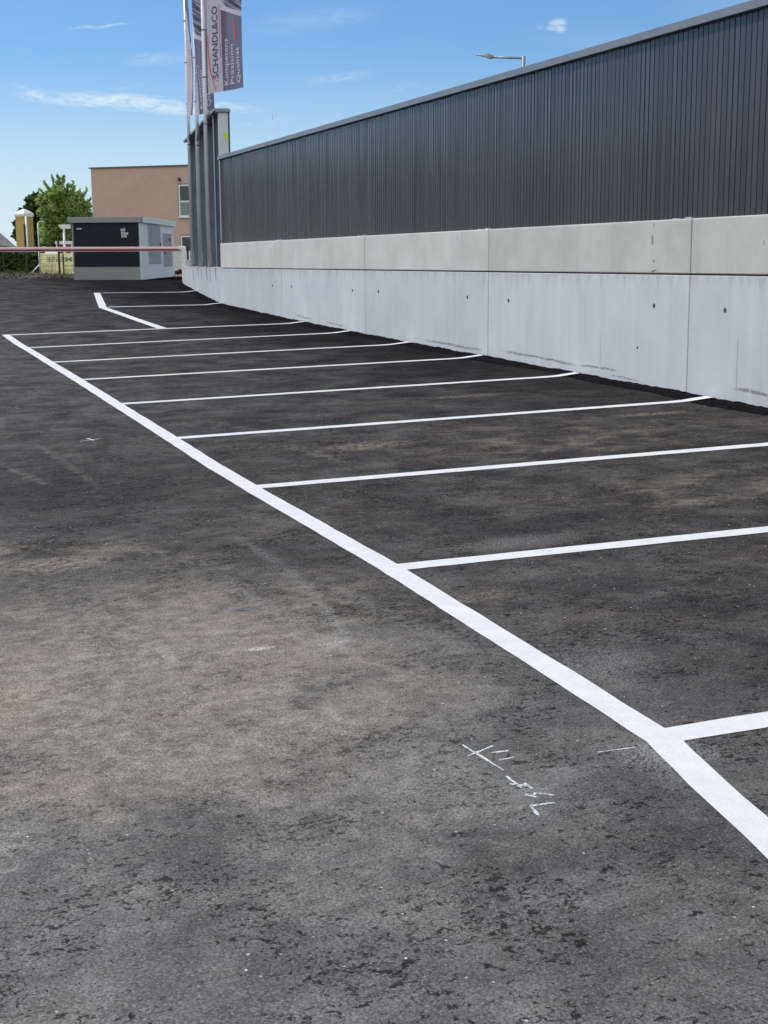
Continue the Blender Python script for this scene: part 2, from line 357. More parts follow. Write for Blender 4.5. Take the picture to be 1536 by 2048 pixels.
# ------------------------------------------------------------------ ground
def sheet(name, xs, ys, zf, m, hole=None):
    bm = bmesh.new(); g = [[bm.verts.new((x, y, zf(x, y))) for x in xs] for y in ys]
    for j in range(len(ys)-1):
        for i in range(len(xs)-1):
            f = bm.faces.new((g[j][i], g[j][i+1], g[j+1][i+1], g[j+1][i])); f.smooth = True
    me = bpy.data.meshes.new(name); bm.to_mesh(me); bm.free(); return mk(name, me, m)
def rng(a, b, st): n = int(round((b-a)/st)); return [a+(b-a)*i/n for i in range(n+1)]
def grass_fn(T):
    P = T.pos; n = T.noise(P, .5, 6, .65); n2 = T.noise(P, 7, 5, .7)
    c = T.mix(T.ss(n, .3, .7), (.045, .075, .02), (.09, .11, .04)); c = T.mix(T.ss(n2, .5, .75), c, (.16, .145, .09))
    T.l.new(c, T.b.inputs['Base Color'])
M_grass = mat('grass_ground', rough=.95, spec=.1, fn=grass_fn)
far = [-1500, -600, -250, -120, -60, -30]
ground = sheet('ground', far+rng(-16, 24, 2)+[40, 70, 130, 260, 600, 1500], [-400, -120, -40, -15]+rng(-6, 60, 2)+[75, 95, 130, 200, 400, 800, 1800], lambda x, y: hm(x, y)-.07, M_grass)
tag(ground, kind='structure')
lot = sheet('parking_lot', rng(-16, 13.2, .4), rng(-6, 48.4, .4), hm, M_asph); tag(lot, kind='structure')
def gravel_fn(T):
    P = T.pos; n = T.noise(P, 1.3, 5, .6); v = T.vor(P, 14, out='Color'); vs = T.sep(v)
    c = T.mix(T.ss(n, .35, .65), (.09, .08, .066), (.19, .18, .165)); k = T.ss(vs[0], 0., 1., .5, 1.5)
    c = T.mix(1., c, T.comb(k, k, k), 'MULTIPLY'); T.l.new(c, T.b.inputs['Base Color'])
    bp = T.add('ShaderNodeBump'); bp.inputs['Strength'].default_value = 1; bp.inputs['Distance'].default_value = .05
    T.l.new(T.vor(P, 14), bp.inputs['Height']); T.l.new(bp.outputs[0], T.b.inputs['Normal'])
M_grav = mat('gravel', rough=.95, spec=.1, fn=gravel_fn)
def vz(x, y):
    e = min(1, max(0, (y-48.3)/1.2)); rnd = .5+.5*sin(x*3.1+sin(y*4)*1.7)*sin(x*1.3+y*2.2)
    return hm(x, y)-.01+e*(.05+.08*rnd)*(1 if x < 7.6 else .25)
verge = sheet('gravel_verge', rng(-10, 13, .25), rng(48.3, 52.5, .3), vz, M_grav); tag(verge, kind='structure')

# painted lines lie on the lot and are parts of it
def strip(name, pts, w, m, dz=.004, step=.12, parent=lot, label=None, jit=.0028, lift=None):
    bm = bmesh.new(); P = [V((*p, 0)) for p in pts]; rows = []
    dense = []
    for a, b in zip(P, P[1:]):
        n = max(1, int((b-a).length/step))
        dense += [a+(b-a)*i/n for i in range(n)]
    dense.append(P[-1])
    for i, p in enumerate(dense):
        d = (dense[min(i+1, len(dense)-1)]-dense[max(i-1, 0)]).normalized(); nrm = V((-d.y, d.x, 0))
        ww = w(i/(len(dense)-1)) if callable(w) else w
        row = []
        for k in (-.5, 0, .5):
            q = p+nrm*(k*ww+(random.uniform(-jit, jit) if k else 0)); z = hm(q.x, q.y)+dz+(lift(q.x, q.y) if lift else 0)
            row.append(bm.verts.new((q.x, q.y, z)))
        rows.append(row)
    for a, b in zip(rows, rows[1:]):
        for k in (0, 1): bm.faces.new((a[k], b[k], b[k+1], a[k+1])).smooth = True
    bmesh.ops.recalc_face_normals(bm, faces=bm.faces[:])
    if bm.faces and sum(f.normal.z for f in bm.faces) < 0: bmesh.ops.reverse_faces(bm, faces=bm.faces[:])
    me = bpy.data.meshes.new(name); bm.to_mesh(me); bm.free(); return mk(name, me, m, parent, label=label)
edge = [(1.93, 1.0), (2.10, 2.2), (2.243, 3.0), (2.305, 3.38), (2.374, 3.735), (2.384, 4.6), (2.385, 5.6), (2.383, 6.4), (2.36, 7.2), (2.325, 8.5), (2.305, 9.6), (2.315, 12), (2.325, 14.5), (2.33, 17), (2.325, 20), (2.30, 22), (2.285, 23.56)]
strip('edge_line', edge, .118, M_paint, label='long broad white line along the front of the bays')
def haunch(x, y): return .024*max(0, min(1, (x-7.02)/.3))**1.5
for i, (ya, yb, xe) in enumerate(((23.5, 23.5, 7.30), (21.07, 21.07, 7.3), (18.54, 18.53, 7.3), (16.07, 16.06, 7.3), (13.53, 13.53, 7.3), (10.99, 10.99, 7.31), (8.64, 8.56, 7.3), (6.26, 6.1, 7.3), (3.765, 3.72, 7.3))):
    x0 = 2.36 if i else 2.345
    strip('bay_line', [(x0, ya), (5, (ya+yb)/2), (6.8, yb), (7.1, yb), (xe+.06, yb)], .125, M_paint, dz=.0025, lift=haunch)
strip('bay_line', [(5.84, 35.44), (7.8, 35.33), (8.22, 35.3)], .14, M_paint, lift=lambda x, y: .03*max(0, min(1, (x-7.85)/.3))); strip('bay_line', [(4.93, 29.28), (7.0, 29.43), (7.38, 29.45)], .14, M_paint, lift=lambda x, y: .03*max(0, min(1, (x-7.02)/.3)))
strip('edge_line', [(5.72, 35.52), (4.80, 29.15), (4.80, 29.0), (4.87, 23.58)], .16, M_paint, label='bent white line round the far lengthwise bays')
for a, b in (((1.759, 3.962), (1.789, 3.714)), ((1.732, 3.865), (1.847, 3.914)), ((1.815, 3.861), (1.874, 3.854)), ((1.813, 3.797), (1.865, 3.797)), ((1.778, 3.668), (1.779, 3.57)), ((1.760, 3.61), (1.80, 3.575)), ((1.803, 3.60), (1.806, 3.55)),
             ((1.767, 3.52), (1.790, 3.49)), ((1.787, 3.505), (1.80, 3.52)), ((1.80, 3.52), (1.842, 3.48)), ((1.745, 3.44), (1.82, 3.432)), ((1.745, 3.44), (1.735, 3.37)), ((2.128, 3.729), (2.259, 3.719))):
    strip('chalk_mark', [a, b], (lambda t: .0085+.003*sin(t*9+a[1]*50)) if a[0] < 2 else .0055, M_chalk, dz=.0012, step=.02, jit=.0016)
strip('chalk_mark', [(1.70, 11.34), (1.73, 11.20)], .022, M_chalk, dz=.0015, step=.03); strip('chalk_mark', [(1.62, 11.2), (1.80, 11.28)], .012, M_chalk, dz=.0015, step=.03)
# ragged bitumen fillet along the wall foot
bm = bmesh.new(); rows = []
def wallx(y): return 7.4 if y <= 29.5 else 7.4+(y-29.5)*tan(R(8.1))
yy = -5.
while yy < 41:
    xw = wallx(yy); w = .24+.09*sin(yy*1.9)*sin(yy*.7+1)+random.uniform(-.02, .02)
    hgt = .020+.006*sin(yy*5.3)*sin(yy*2.1)+random.uniform(-.005, .006)
    rows.append([bm.verts.new((xw-w, yy, hm(xw-w, yy)+.003)), bm.verts.new((xw-w*.45, yy, hm(xw-w*.45, yy)+.005+random.uniform(0, .005))), bm.verts.new((xw-.004, yy, hm(xw, yy)+hgt))])
    yy += .06
for a, b in zip(rows, rows[1:]):
    for k in (0, 1): bm.faces.new((a[k], a[k+1], b[k+1], b[k]))
me = bpy.data.meshes.new('asphalt_fillet'); bm.to_mesh(me); bm.free(); mk('asphalt_fillet', me, M_bit, lot)

# ------------------------------------------------------------------ long wall: concrete panels, ribbed cladding, coping
ZT, ZC, ZJ = 3.79, 1.97, 1.45
wall = thing('noise_barrier_wall', 'long wall of pale concrete panels topped with dark ribbed metal cladding beside the parking bays', 'wall', (7.4, 12, 0))
J = [29.5, 24.96, 20.45, 15.94, 11.435, 6.93, 2.42, -2.1, -6.6]
TIE = [(26.0, 1.04), (24.35, 1.03), (21.1, 1.04), (19.85, 1.03), (16.5, 1.04), (15.4, 1.03), (12.03, 1.03), (10.75, 1.03)]
tie_px = [(545, 571), (583, 573), (705, 581), (757, 583), (935, 594), (1017, 601), (1308, 611), (1450, 620), (1275, 695)]
def wallpt(x, y): d = ray(x, y); return CAM+d*(7.4/d.x)
TIE = [wallpt(*p) for p in tie_px]
for a, b in zip(J, J[1:]):
    g = .006
    lo = MB().box((7.55, (a+b)/2, -.3), .30, a-b-2*g, ZJ-.006+.3, base=True).build('lower_panel', M_cl, wall, bevel=.008)
    MB().box((7.55, (a+b)/2, ZJ+.008), .30, a-b-2*g, ZC-ZJ-.008, base=True).build('upper_panel', M_cu, wall, bevel=.010)
    for t in TIE:
        if b < t.y < a:
            m = MB(); r = .021 if t.z > .8 else .012
            m.tube((7.392, t.y, t.z), (7.3985, t.y, t.z), r*.75, r*1.1, 14); m.build('tie_hole', M_dirt, lo)
    for s in ((b+.10, .014), (b+.32, .009)):
        if s[0] < a: MB().box((7.44, s[0], ZC), .05, .10, s[1], base=True).build('anchor_clip', M_galv, wall, bevel=.004)
MB().box((7.56, 11.45, -.3), .20, 36.0, ZC+.28, base=True).build('joint_core', M_joint, wall)
# ribs: one folded sheet
m = MB(); prof = []
P = 1/12.; y = 29.42; Xc = 7.455
while y > -6.5:
    o = random.uniform(-.0012, .0012); tl = random.gauss(0, .0016)
    for dy, dx in ((0, 0), (.064, .0), (.066, .009), (.075, .009), (.077, 0)):
        prof.append((Xc+dx+o+tl*(1 if dy < .04 else -1 if dy < .07 else 0), y-dy))
    y -= P
A = [m.bm.verts.new((x, yy, ZC+.004)) for x, yy in prof]; B = [m.bm.verts.new((x, yy, ZT-.05)) for x, yy in prof]
for i in range(len(A)-1): m.bm.faces.new((A[i], B[i], B[i+1], A[i+1]))
clad = m.build('cladding', M_clad, wall, fix=False)
MB().box((7.58, 11.45, ZC+.003), .18, 35.9, ZT-ZC-.06, base=True).build('cladding_backing', M_panel, wall)
for (a, b) in ((29.55, 22.), (21.995, 14.8), (14.795, 7.2), (7.195, -6.6)):
    MB().prism([(7.395, a, ZT-.085), (7.395, a, ZT-.008), (7.70, a, ZT+.012), (7.70, a, ZT-.085)], (0, b-a, 0)).build('coping', M_cope, wall, bevel=.003)
MB().box((7.448, 29.45, ZC+.003), .055, .05, ZT-ZC-.09, base=True).build('corner_trim', M_cope, wall, bevel=.003)

# ------------------------------------------------------------------ angled steel screen on its concrete base
AW = R(8.1); u = V((sin(AW), cos(AW), 0)); nW = V((-cos(AW), sin(AW), 0)); A0 = V((7.4, 29.5, 0))
def onA(px, off=0.0):
    """position along the angled wall (metres from its near corner) under photo column px"""
    d = ray(px, 535); o = A0+nW*off
    # CAM + t d = o + s u  (xy)
    det = d.x*(-u.y)+u.x*d.y
    t = (o.x*(-u.y)+u.x*o.y)/det
    return (V((d.x*t, d.y*t, 0))-o).dot(u)
RZ = pi/2-AW    # local x axis along u
base = thing('concrete_base_wall', 'low smooth concrete base wall under the steel columns and flagpoles', 'wall', A0)
L = onA(365)
LS = onA(378)
lb = MB().box(A0+u*(L/2)-nW*.15+V((0, 0, -.3)), L, .30, ZJ+.02+.3, RZ, True).build('panel', M_cl, base, bevel=.01)
scr = thing('steel_screen', 'tall slate grey steel screen with upright columns, behind the flagpoles', 'screen wall', A0+V((0, 0, ZJ)))
ZS = at(447, 214, hypot(A0.x, A0.y)).z
print('ZS', ZS)
MB().box(A0+u*(LS/2+.1)-nW*.26+V((0, 0, ZJ+.03)), LS-.2, .06, ZS-ZJ-.1, RZ, True).build('panel', M_panel, scr)
scols = [onA(x) for x in (432.5, 414, 397, 381.5)]
for s in scols:
    c = A0+u*s+V((0, 0, ZJ+.022)); m = MB(); h = ZS-ZJ-.09
    m.box(c-nW*.02, .17, .014, h, RZ, True); m.box(c-nW*.215, .17, .014, h, RZ, True); m.box(c-nW*.117, .012, .180, h, RZ, True)
    m.build('column', M_slate, scr)
cap = MB().box(A0+u*(LS/2+.05)-nW*.115+V((0, 0, ZS-.07)), LS-.1, .33, .055, RZ, True).build('cap_beam', M_cope, scr, bevel=.004)
ep = A0-nW*.14+u*.14+V((0, 0, ZJ+.60))
post = MB().box(ep, .16, .20, ZS-ZJ-.60-.075, RZ, True).build('end_post', M_galv, scr, bevel=.006)
MB().box(ep+V((0, 0, ZS-ZJ-.70))+u*(-.02), .26, .30, .055, RZ, True).build('end_cap', M_cope, scr, bevel=.008)
MB().box(ep-u*.083+V((0, 0, at(452, 272, hypot(A0.x, A0.y)).z-ZJ-.66))-nW*.04, .006, .075, .14, RZ, True).build('sticker', M_sticker, scr)

# ------------------------------------------------------------------ flagpoles and flags
FW, FH = 1.16, 3.6
def flag_fn(T):
    uu = T.add('ShaderNodeSeparateXYZ'); T.l.new(T.uv, uu.inputs[0]); x, y = uu.outputs[0], uu.outputs[1]   # x 0..1 across, y metres up
    n = T.noise(T.comb(x, y, 0.), 3, 5, .6)
    c = T.mix(T.ss(n, .3, .7), (.58, .53, .60), (.66, .61, .67))
    pk = T.ss(x, .22, .0); c = T.mix(T.m('MULTIPLY', pk, .4), c, (.52, .40, .45))
    # dark panel, slanted head
    top = T.m('SUBTRACT', 1.86, T.m('MULTIPLY', x, .40))
    le = T.m('SUBTRACT', .455, T.m('MULTIPLY', y, .022))
    pm = T.m('MULTIPLY', T.ss(T.m('SUBTRACT', x, le), 0., .008), T.ss(T.m('SUBTRACT', top, y), 0., .012))
    pc = T.mix(T.ss(T.m('ADD', x, T.m('MULTIPLY', y, -.05)), .42, .56), (.19, .13, .18), (.23, .23, .32))
    c = T.mix(pm, c, pc)
    # white rule above the panel
    a = T.m('SUBTRACT', y, top)
    rule = T.m('MULTIPLY', T.m('MULTIPLY', T.ss(a, 0., .01), T.ss(a, .07, .08, 1., 0.)), T.ss(T.m('SUBTRACT', x, le), 0., .01))
    c = T.mix(T.m('MULTIPLY', rule, .8), c, (.68, .66, .72))
    # picture area: blurred slanting machine parts
    band = T.noise(T.comb(T.m('MULTIPLY', x, .5), T.m('MULTIPLY', T.m('ADD', y, T.m('MULTIPLY', x, .62)), 7.5), 0.), 1.6, 4, .6, .5)
    pa = T.m('MULTIPLY', T.ss(a, .08, .10), T.ss(T.m('ADD', x, T.m('MULTIPLY', a, .55)), .52, .66))
    pcx = T.mix(T.ss(band, .40, .52), (.10, .075, .12), T.mix(T.ss(band, .5, .62), (.23, .24, .33), (.52, .50, .56)))
    c = T.mix(pa, c, pcx)
    T.l.new(c, T.b.inputs['Base Color'])
    tr = T.add('ShaderNodeBsdfTranslucent'); T.l.new(c, tr.inputs[0]); ms = T.add('ShaderNodeMixShader'); ms.inputs[0].default_value = .38
    T.l.new(T.b.outputs[0], ms.inputs[1]); T.l.new(tr.outputs[0], ms.inputs[2]); T.l.new(ms.outputs[0], T.n['Material Output'].inputs[0])
M_flag = mat('printed_flag_cloth', rough=.85, spec=.15, fn=flag_fn)
M_ink = mat('navy_ink', (.035, .035, .09), .8); M_red = mat('red_ink', (.62, .06, .06), .8); M_wink = mat('white_ink', (.62, .60, .68), .8)
def text_mesh(s, size=1.0, bold=0.0):
    cu = bpy.data.curves.new('lettering', 'FONT'); cu.body = s; cu.size = size; cu.offset = bold; cu.resolution_u = 3
    ob = bpy.data.objects.new('lettering', cu); col.objects.link(ob)
    dg = bpy.context.evaluated_depsgraph_get(); me = bpy.data.meshes.new_from_object(ob.evaluated_get(dg))
    bpy.data.objects.remove(ob); bpy.data.curves.remove(cu); me.name = 'lettering'; return me
def flag(pole_px, row, az, zb, fold, label):
    s = onA(pole_px, .12); p = A0+u*s+nW*.12; ztop = 9.4
    zb = at(zb[0], zb[1], hypot(p.x, p.y)).z
    pl = thing('flagpole', label[0], 'flagpole', p+V((0, 0, ZJ+.02)), 'flagpoles on the concrete base wall')
    MB().tube(p+V((0, 0, ZJ+.02)), p+V((0, 0, ztop)), .047, .036, 20).lathe(p+V((0, 0, ztop)), [(.036, 0), (.05, .02), (.05, .05), (.0, .09)], 16).build('shaft', M_pole, pl)
    MB().box(p+V((0, 0, ZJ+.021)), .16, .16, .018, RZ, True).build('base_plate', M_ring, pl)
    az0, az1 = az if isinstance(az, tuple) else (az, az)
    d = V((sin(az0), cos(az0), 0)); d1 = V((sin(az1), cos(az1), 0)); nn = V((d1.y, -d1.x, 0)); nn = nn if nn.y < 0 else -nn
    plan = [V((0, 0, 0))]
    for i in range(120):
        k = min(1, max(0, ((i+.5)*.01-.40)/.14)); k = k*k*(3-2*k); plan.append(plan[-1]+d.lerp(d1, k).normalized()*.01)
    def along(a):
        i = min(118, max(0, int(a*100))); return plan[i].lerp(plan[i+1], a*100-i)
    def F(a, b, off=0.):     # a across in metres, b up
        w = (.05*sin(a*5.2+b*.9+fold)+.022*sin(a*11+b*1.7+fold*2))*min(1, a/.3)*(.35 if fold < 1 else 1)
        w += fold*.02*a*sin(b*1.3)
        return p+d*.05+along(a*.985)+nn*(w+off)+V((0, 0, zb+b+.045*a*(1-b/FH)))
    # clips in steps up the pole
    k = 0; z = zb-.62
    while z < ztop-.2:
        m = MB().lathe(p+V((0, 0, z)), [(.050, -.012), (.056, 0), (.050, .012)], 14); m.tube(p+d*.05+V((0, 0, z)), p+d*.10+V((0, 0, z+.012)), .007, n=6); m.build('clip', M_ring, pl); z += .98
    fl = thing('flag', label[1], 'flag', p+V((0, 0, zb)), 'printed flags on the flagpoles')
    bm = bmesh.new(); uvl = bm.loops.layers.uv.new('UVMap'); nx, ny = 28, 80
    g = [[bm.verts.new(F(FW*i/nx, FH*j/ny)) for i in range(nx+1)] for j in range(ny+1)]
    for j in range(ny):
        for i in range(nx):
            f = bm.faces.new((g[j][i], g[j][i+1], g[j+1][i+1], g[j+1][i])); f.smooth = True
            for lp, (a, b) in zip(f.loops, ((i, j), (i+1, j), (i+1, j+1), (i, j+1))): lp[uvl].uv = (a/nx, FH*b/ny)
    me = bpy.data.meshes.new('cloth'); bm.to_mesh(me); bm.free(); mk('cloth', me, M_flag, fl)
    def words(t, a, b0, b1, hgt, m, bold=0.):
        me = text_mesh(t, 1., bold); xs = [v.co.x for v in me.vertices]; ys = [v.co.y for v in me.vertices]
        sx = (b1-b0)/(max(xs)-min(xs)); sy = hgt/.72
        x0 = min(xs)
        for v in me.vertices: v.co = F(a-v.co.y*sy, b0+(v.co.x-x0)*sx, .006)
        mk('lettering', me, m, fl)
    words('SCHANDL&CO', .395, .29, 1.78, .175, M_ink, .008)
    words('Kompetenz', .685, .12, 1.08, .115, M_wink); words('Präzision', .855, .12, .93, .115, M_wink); words('Qualität', 1.06, .12, .85, .115, M_wink)
    def bar(pts, w, m):
        mb = MB(); ds = []
        for q, r in zip(pts, pts[1:]):
            for i in range(8): ds.append((q[0]+(r[0]-q[0])*i/8, q[1]+(r[1]-q[1])*i/8))
        ds.append(pts[-1])
        for q, r in zip(ds, ds[1:]): mb.quad(F(q[0]-w/2, q[1], .006), F(q[0]+w/2, q[1], .006), F(r[0]+w/2, r[1], .006), F(r[0]-w/2, r[1], .006))
        mb.build('printed_bar', m, fl)
    bar([(.97, .98), (.95, 1.2), (.91, 1.42)], .045, M_red)
    for i in range(2): bar([(.22+.12*i, .285-.03*i), (.34+.05*i, .255-.03*i)][:2], .03, M_red)
    bar([(.30, .05), (.15, .45), (.10, .8), (.09, 1.2)], .022, M_red); bar([(.22, .30), (.12, .6), (.075, 1.1)], .016, M_red)
    bar([(.465, .95), (.45, 1.6), (.44, 1.8)], .014, M_red); bar([(.475, .70), (.47, .95)], .016, M_ink)
    bar([(.03, .02), (.035, .7), (.04, 1.35)], .026, M_ink)
    # halyard weight
    MB().tube(p+d*.09+V((0, 0, zb-.04)), p+d*.10+V((0, 0, zb-.34)), .006, n=6).tube(p+d*.10+V((0, 0, zb-.34)), p+d*.10+V((0, 0, zb-.52)), .022, .026).build('weight', M_ring, pl)
    return p
flag(419.5, 0, R(150), (415.5, 189), .6, ('slim aluminium flagpole nearest the long wall, carrying the widest spread flag', 'mauve printed flag spread open widest, its company lettering readable'))
flag(402.5, 0, (R(196), R(152)), (397, 236), 2.1, ('slim aluminium flagpole in the middle of the row of three', 'half folded printed flag hanging behind the open flag on the middle pole'))
flag(385.5, 0, R(189), (381, 238), 3.7, ('slim aluminium flagpole at the far end of the row of three', 'printed flag seen nearly edge on, on the farthest pole'))
for x in (386.5, 402.6, 420.3):     # dark drips below the pole feet
    s = onA(x); m = MB(); pz = ZJ-.01; pts = []
    for i in range(9): pts.append((random.uniform(-.012, .012), -.30*i/8))
    for (a, b), (c, d) in zip(pts, pts[1:]):
        w = .030+random.uniform(-.008, .01); q = A0+u*s+nW*.003
        m.quad(q+u*(a-w)+V((0, 0, pz+b)), q+u*(a+w)+V((0, 0, pz+b)), q+u*(c+w)+V((0, 0, pz+d)), q+u*(c-w)+V((0, 0, pz+d)))
    m.build('drip_stain', M_dirt, base)

# ------------------------------------------------------------------ barrier
bp0 = at(368.5, 540, 42.6); zg = hm(bp0.x, bp0.y)
bar_ = thing('boom_barrier', 'closed red and white boom barrier stretched across the far end of the lot', 'barrier', (bp0.x, bp0.y, zg))
zb = at(368, 497, 42.6).z
pc = V((bp0.x, bp0.y, zg))
MB().box(pc, .13, .20, zb-zg+.055, -R(12), True).build('post', M_white, bar_, bevel=.012)
dirb = V((at(0, 497, 42.2)-at(368, 497, 42.6))); dirb.z = 0; dirb.normalize()
M_boom = mat('pale_boom_paint', (.84, .66, .64), .3, var=.06, vscale=2); M_boomr = mat('red_boom_stripe', (.28, .02, .03), .35, var=.1)
s0 = V((bp0.x, bp0.y, zb))+V((0, 0, .0))+dirb*.05; q0 = s0+dirb*12.5
rb_ = atan2(dirb.y, dirb.x); mid_ = (s0+q0)/2
boom = MB().box(mid_+V((0, 0, .018)), 12.5, .075, .070, rb_).build('boom', M_boom, bar_, bevel=.018)
MB().box(mid_+V((0, 0, -.040)), 12.5, .066, .044, rb_).build('red_stripe', M_boomr, bar_, bevel=.008)
MB().box(mid_+V((0, 0, -.075)), 12.5, .05, .022, rb_).build('rubber_edge', M_galv, bar_, bevel=.006)
MB().box(s0-dirb*.0+V((0, 0, -.05)), .20, .16, .12, -R(12), True).build('boom_bracket', M_white, bar_, bevel=.02)
pk = at(376.5, 540, 41.2)
ctr = thing('counterweight_post', 'narrow black post right behind the white barrier post', 'post', (pk.x, pk.y, ZJ))
pz = at(376.5, 493, 41.2).z
MB().box((pk.x, pk.y, ZJ+.022), .055, .055, pz-ZJ-.02, -AW, True).build('shaft', M_black, ctr, bevel=.01)
MB().box((pk.x-.01, pk.y-.02, ZJ+.021), .10, .09, .16, -AW, True).build('socket', M_galv, ctr, bevel=.01)

# ------------------------------------------------------------------ transformer kiosk
def kp(px, r, py=560): q = at(px, py, r); return V((q.x, q.y, 0))
C = kp(282.3, 45.2); fa = R(203-90)        # front runs to the left from C
naz = R(203); fn_ = V((sin(naz), cos(naz), 0)); fl_ = V((fn_.y, -fn_.x, 0)); 
if fl_.x > 0: fl_ = -fl_
rd = -fn_                                   # direction the right side runs, away from viewer
def hit(o, d, px, py=500):     # distance along d from o where photo column px is met
    q = ray(px, py); det = d.x*q.y-d.y*q.x; return (o.y*q.x-o.x*q.y)/det
W1 = hit(C, fl_, 145.3)
W2 = hit(C, rd, 347.3)
print('kiosk', W1, W2, C)
kz0 = hm(C.x, C.y)-.02; kz1 = at(280, 445, 45.2).z; kzt = at(280, 433.5, 45.2).z
kio = thing('transformer_kiosk', 'small grey flat roofed electricity kiosk with a dark front panel and two doors', 'kiosk', (C.x, C.y, kz0))
M_kf = mat('shaded_render', (.27, .275, .27), .8, var=.06, vscale=4); M_ks = mat('sunlit_render', (.82, .83, .82), .8, var=.04, vscale=4)  # one render in two tones: front darkened as shaded, rest lightened as sunlit
M_kp = mat('dark_front_panel', (.012, .013, .024), .6, spec=.22, var=.2, vscale=2); M_kd = mat('grey_door', (.36, .37, .41), .45, .1, var=.05)
rzk = atan2(fl_.y, fl_.x)
ctr_ = C+fl_*(W1/2)+rd*(W2/2)
# walls: front leaf and the rest, butted
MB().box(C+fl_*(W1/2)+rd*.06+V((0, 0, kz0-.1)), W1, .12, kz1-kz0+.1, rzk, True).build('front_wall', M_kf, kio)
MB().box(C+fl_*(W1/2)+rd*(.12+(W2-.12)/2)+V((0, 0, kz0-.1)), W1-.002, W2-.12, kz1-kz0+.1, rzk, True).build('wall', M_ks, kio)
side = MB().box(C+fl_*.0+rd*(W2/2)-fl_*.004+V((0, 0, kz0-.1)), .02, W2, kz1-kz0+.099, rzk, True).build('end_wall', M_ks, kio, label='end wall of the kiosk with the doors, coloured as if sunlit')
ov = .10
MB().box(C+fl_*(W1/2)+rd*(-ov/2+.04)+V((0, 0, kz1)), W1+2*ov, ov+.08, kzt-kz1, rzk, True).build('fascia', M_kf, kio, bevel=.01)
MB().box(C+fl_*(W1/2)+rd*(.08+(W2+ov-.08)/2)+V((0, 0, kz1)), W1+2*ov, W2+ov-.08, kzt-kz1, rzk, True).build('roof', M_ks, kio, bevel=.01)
def fpt(px, py, off=0.): 
    s = hit(C, fl_, px); q = C+fl_*s+fn_*off; r = hypot(q.x, q.y); return V((q.x, q.y, at(px, py, r).z))
def spt(px, py, off=0.):
    s = hit(C, rd, px); q = C+rd*s-fl_*off; r = hypot(q.x, q.y); return V((q.x, q.y, at(px, py, r).z))
def slab(m, fpts, ext): m.prism(fpts, ext); return m
a, b = fpt(148.5, 445), fpt(278.2, 533)
pz0, pz1 = b.z, a.z
P1 = V((a.x, a.y, pz0)); P2 = V((b.x, b.y, pz0)); P3 = V((b.x, b.y, pz1)); P4 = V((a.x, a.y, pz1))
fpn = slab(MB(), [P1, P2, P3, P4], fn_*.02).build('front_panel', M_kp, kio, bevel=.004)
# maker's lettering on the panel: three short lines
lo_ = fpt(243.5, 474, .026); xd = -fl_
def put_text(t, o, xd, zd, w, h, m, parent, bold=.02, mirror=False):
    me = text_mesh(t, 1., bold); xs = [v.co.x for v in me.vertices]; sx = w/(max(xs)-min(xs)); x0 = min(xs); sy = h/.72
    for v in me.vertices:
        x = (v.co.x-x0)*sx; x = w-x if mirror else x
        v.co = o+xd*x+zd*(v.co.y*sy)
    return mk('lettering', me, m, parent)
pxm = 45.2/FPX
for t, (x, y), w in (('NÖ', (243.6, 462.5), 8.5), ('Netz', (244.0, 468.8), 14), ('EVN', (244.3, 474.8), 10)):
    put_text(t, fpt(x, y, .026), xd, V((0, 0, 1)), w*pxm, 5.0*pxm, M_white, fpn, .03)
lampk = fpt(161, 458, .02); MB().box(lampk+fn_*.03, .16, .08, .05, rzk).build('lamp', M_galv, kio, bevel=.01)
def door(x0, x1, y0, y1, hx, hy, inner, lab):
    p, q = spt(x0, y0), spt(x1, y1); z1 = p.z; z0 = spt(x0, y1).z; n = -fl_
    o = n*.014
    d = slab(MB(), [V((p.x, p.y, z0))+o, V((q.x, q.y, z0))+o, V((q.x, q.y, z1))+o, V((p.x, p.y, z1))+o], n*.03).build('door', M_kd, kio, bevel=.005, label=lab)
    if inner:
        e = .16; w = V((q.x-p.x, q.y-p.y, 0)); o2 = n*.046
        c0, c1 = V((p.x, p.y, 0))+w*e+o2, V((q.x, q.y, 0))-w*e+o2
        slab(MB(), [c0+V((0, 0, z0+.25)), c1+V((0, 0, z0+.25)), c1+V((0, 0, z1-.12)), c0+V((0, 0, z1-.12))], n*.014).build('inset_panel', M_kd, d, bevel=.006)
    h = spt(hx, hy, .05); MB().box(h, .04, .06, .13, rzk).build('handle', M_black, d, bevel=.01)
    return d
door(296, 319.5, 447.5, 527, 318, 489, True, None)
d2 = door(325.5, 341.5, 466.5, 532, 328, 505, False, 'narrower lower door with a round dark vent')
vv = spt(337, 479, .046); MB().tube(vv, vv-fl_*.03, .05, .05, 16).build('vent', M_black, d2)

# ------------------------------------------------------------------ brown building
bl = kp(181.5, 73, 340); br = kp(372, 70.5, 340); bd = (br-bl).normalized(); bn = V((bd.y, -bd.x, 0))
zr = at(181, 337.5, 73).z; zg2 = hm(bl.x, bl.y)-.3
bro = thing('brown_building', 'two storey flat roofed brown rendered building behind the kiosk', 'building', (bl.x, bl.y, zg2))
M_brown = mat('brown_render', (.55, .385, .32), .85, var=.05, vscale=1.5, bump=.1); M_trim_shade = mat('trim_and_shade', (.14, .12, .115), .5)
BL, BDp = 16., 11.; rzb = atan2(bd.y, bd.x); bc = bl+bd*(BL/2)-bn*(BDp/2)
zp = at(358, 502, 70.8).z
MB().box(V((bc.x, bc.y, zp)), BL, BDp, zr-zp, rzb, True).build('wall', M_brown, bro)
MB().box(V((bc.x, bc.y, zg2)), BL+.06, BDp+.06, zp-zg2, rzb, True).build('plinth', mat('pale_plinth', (.66, .64, .60), .8, var=.08), bro)
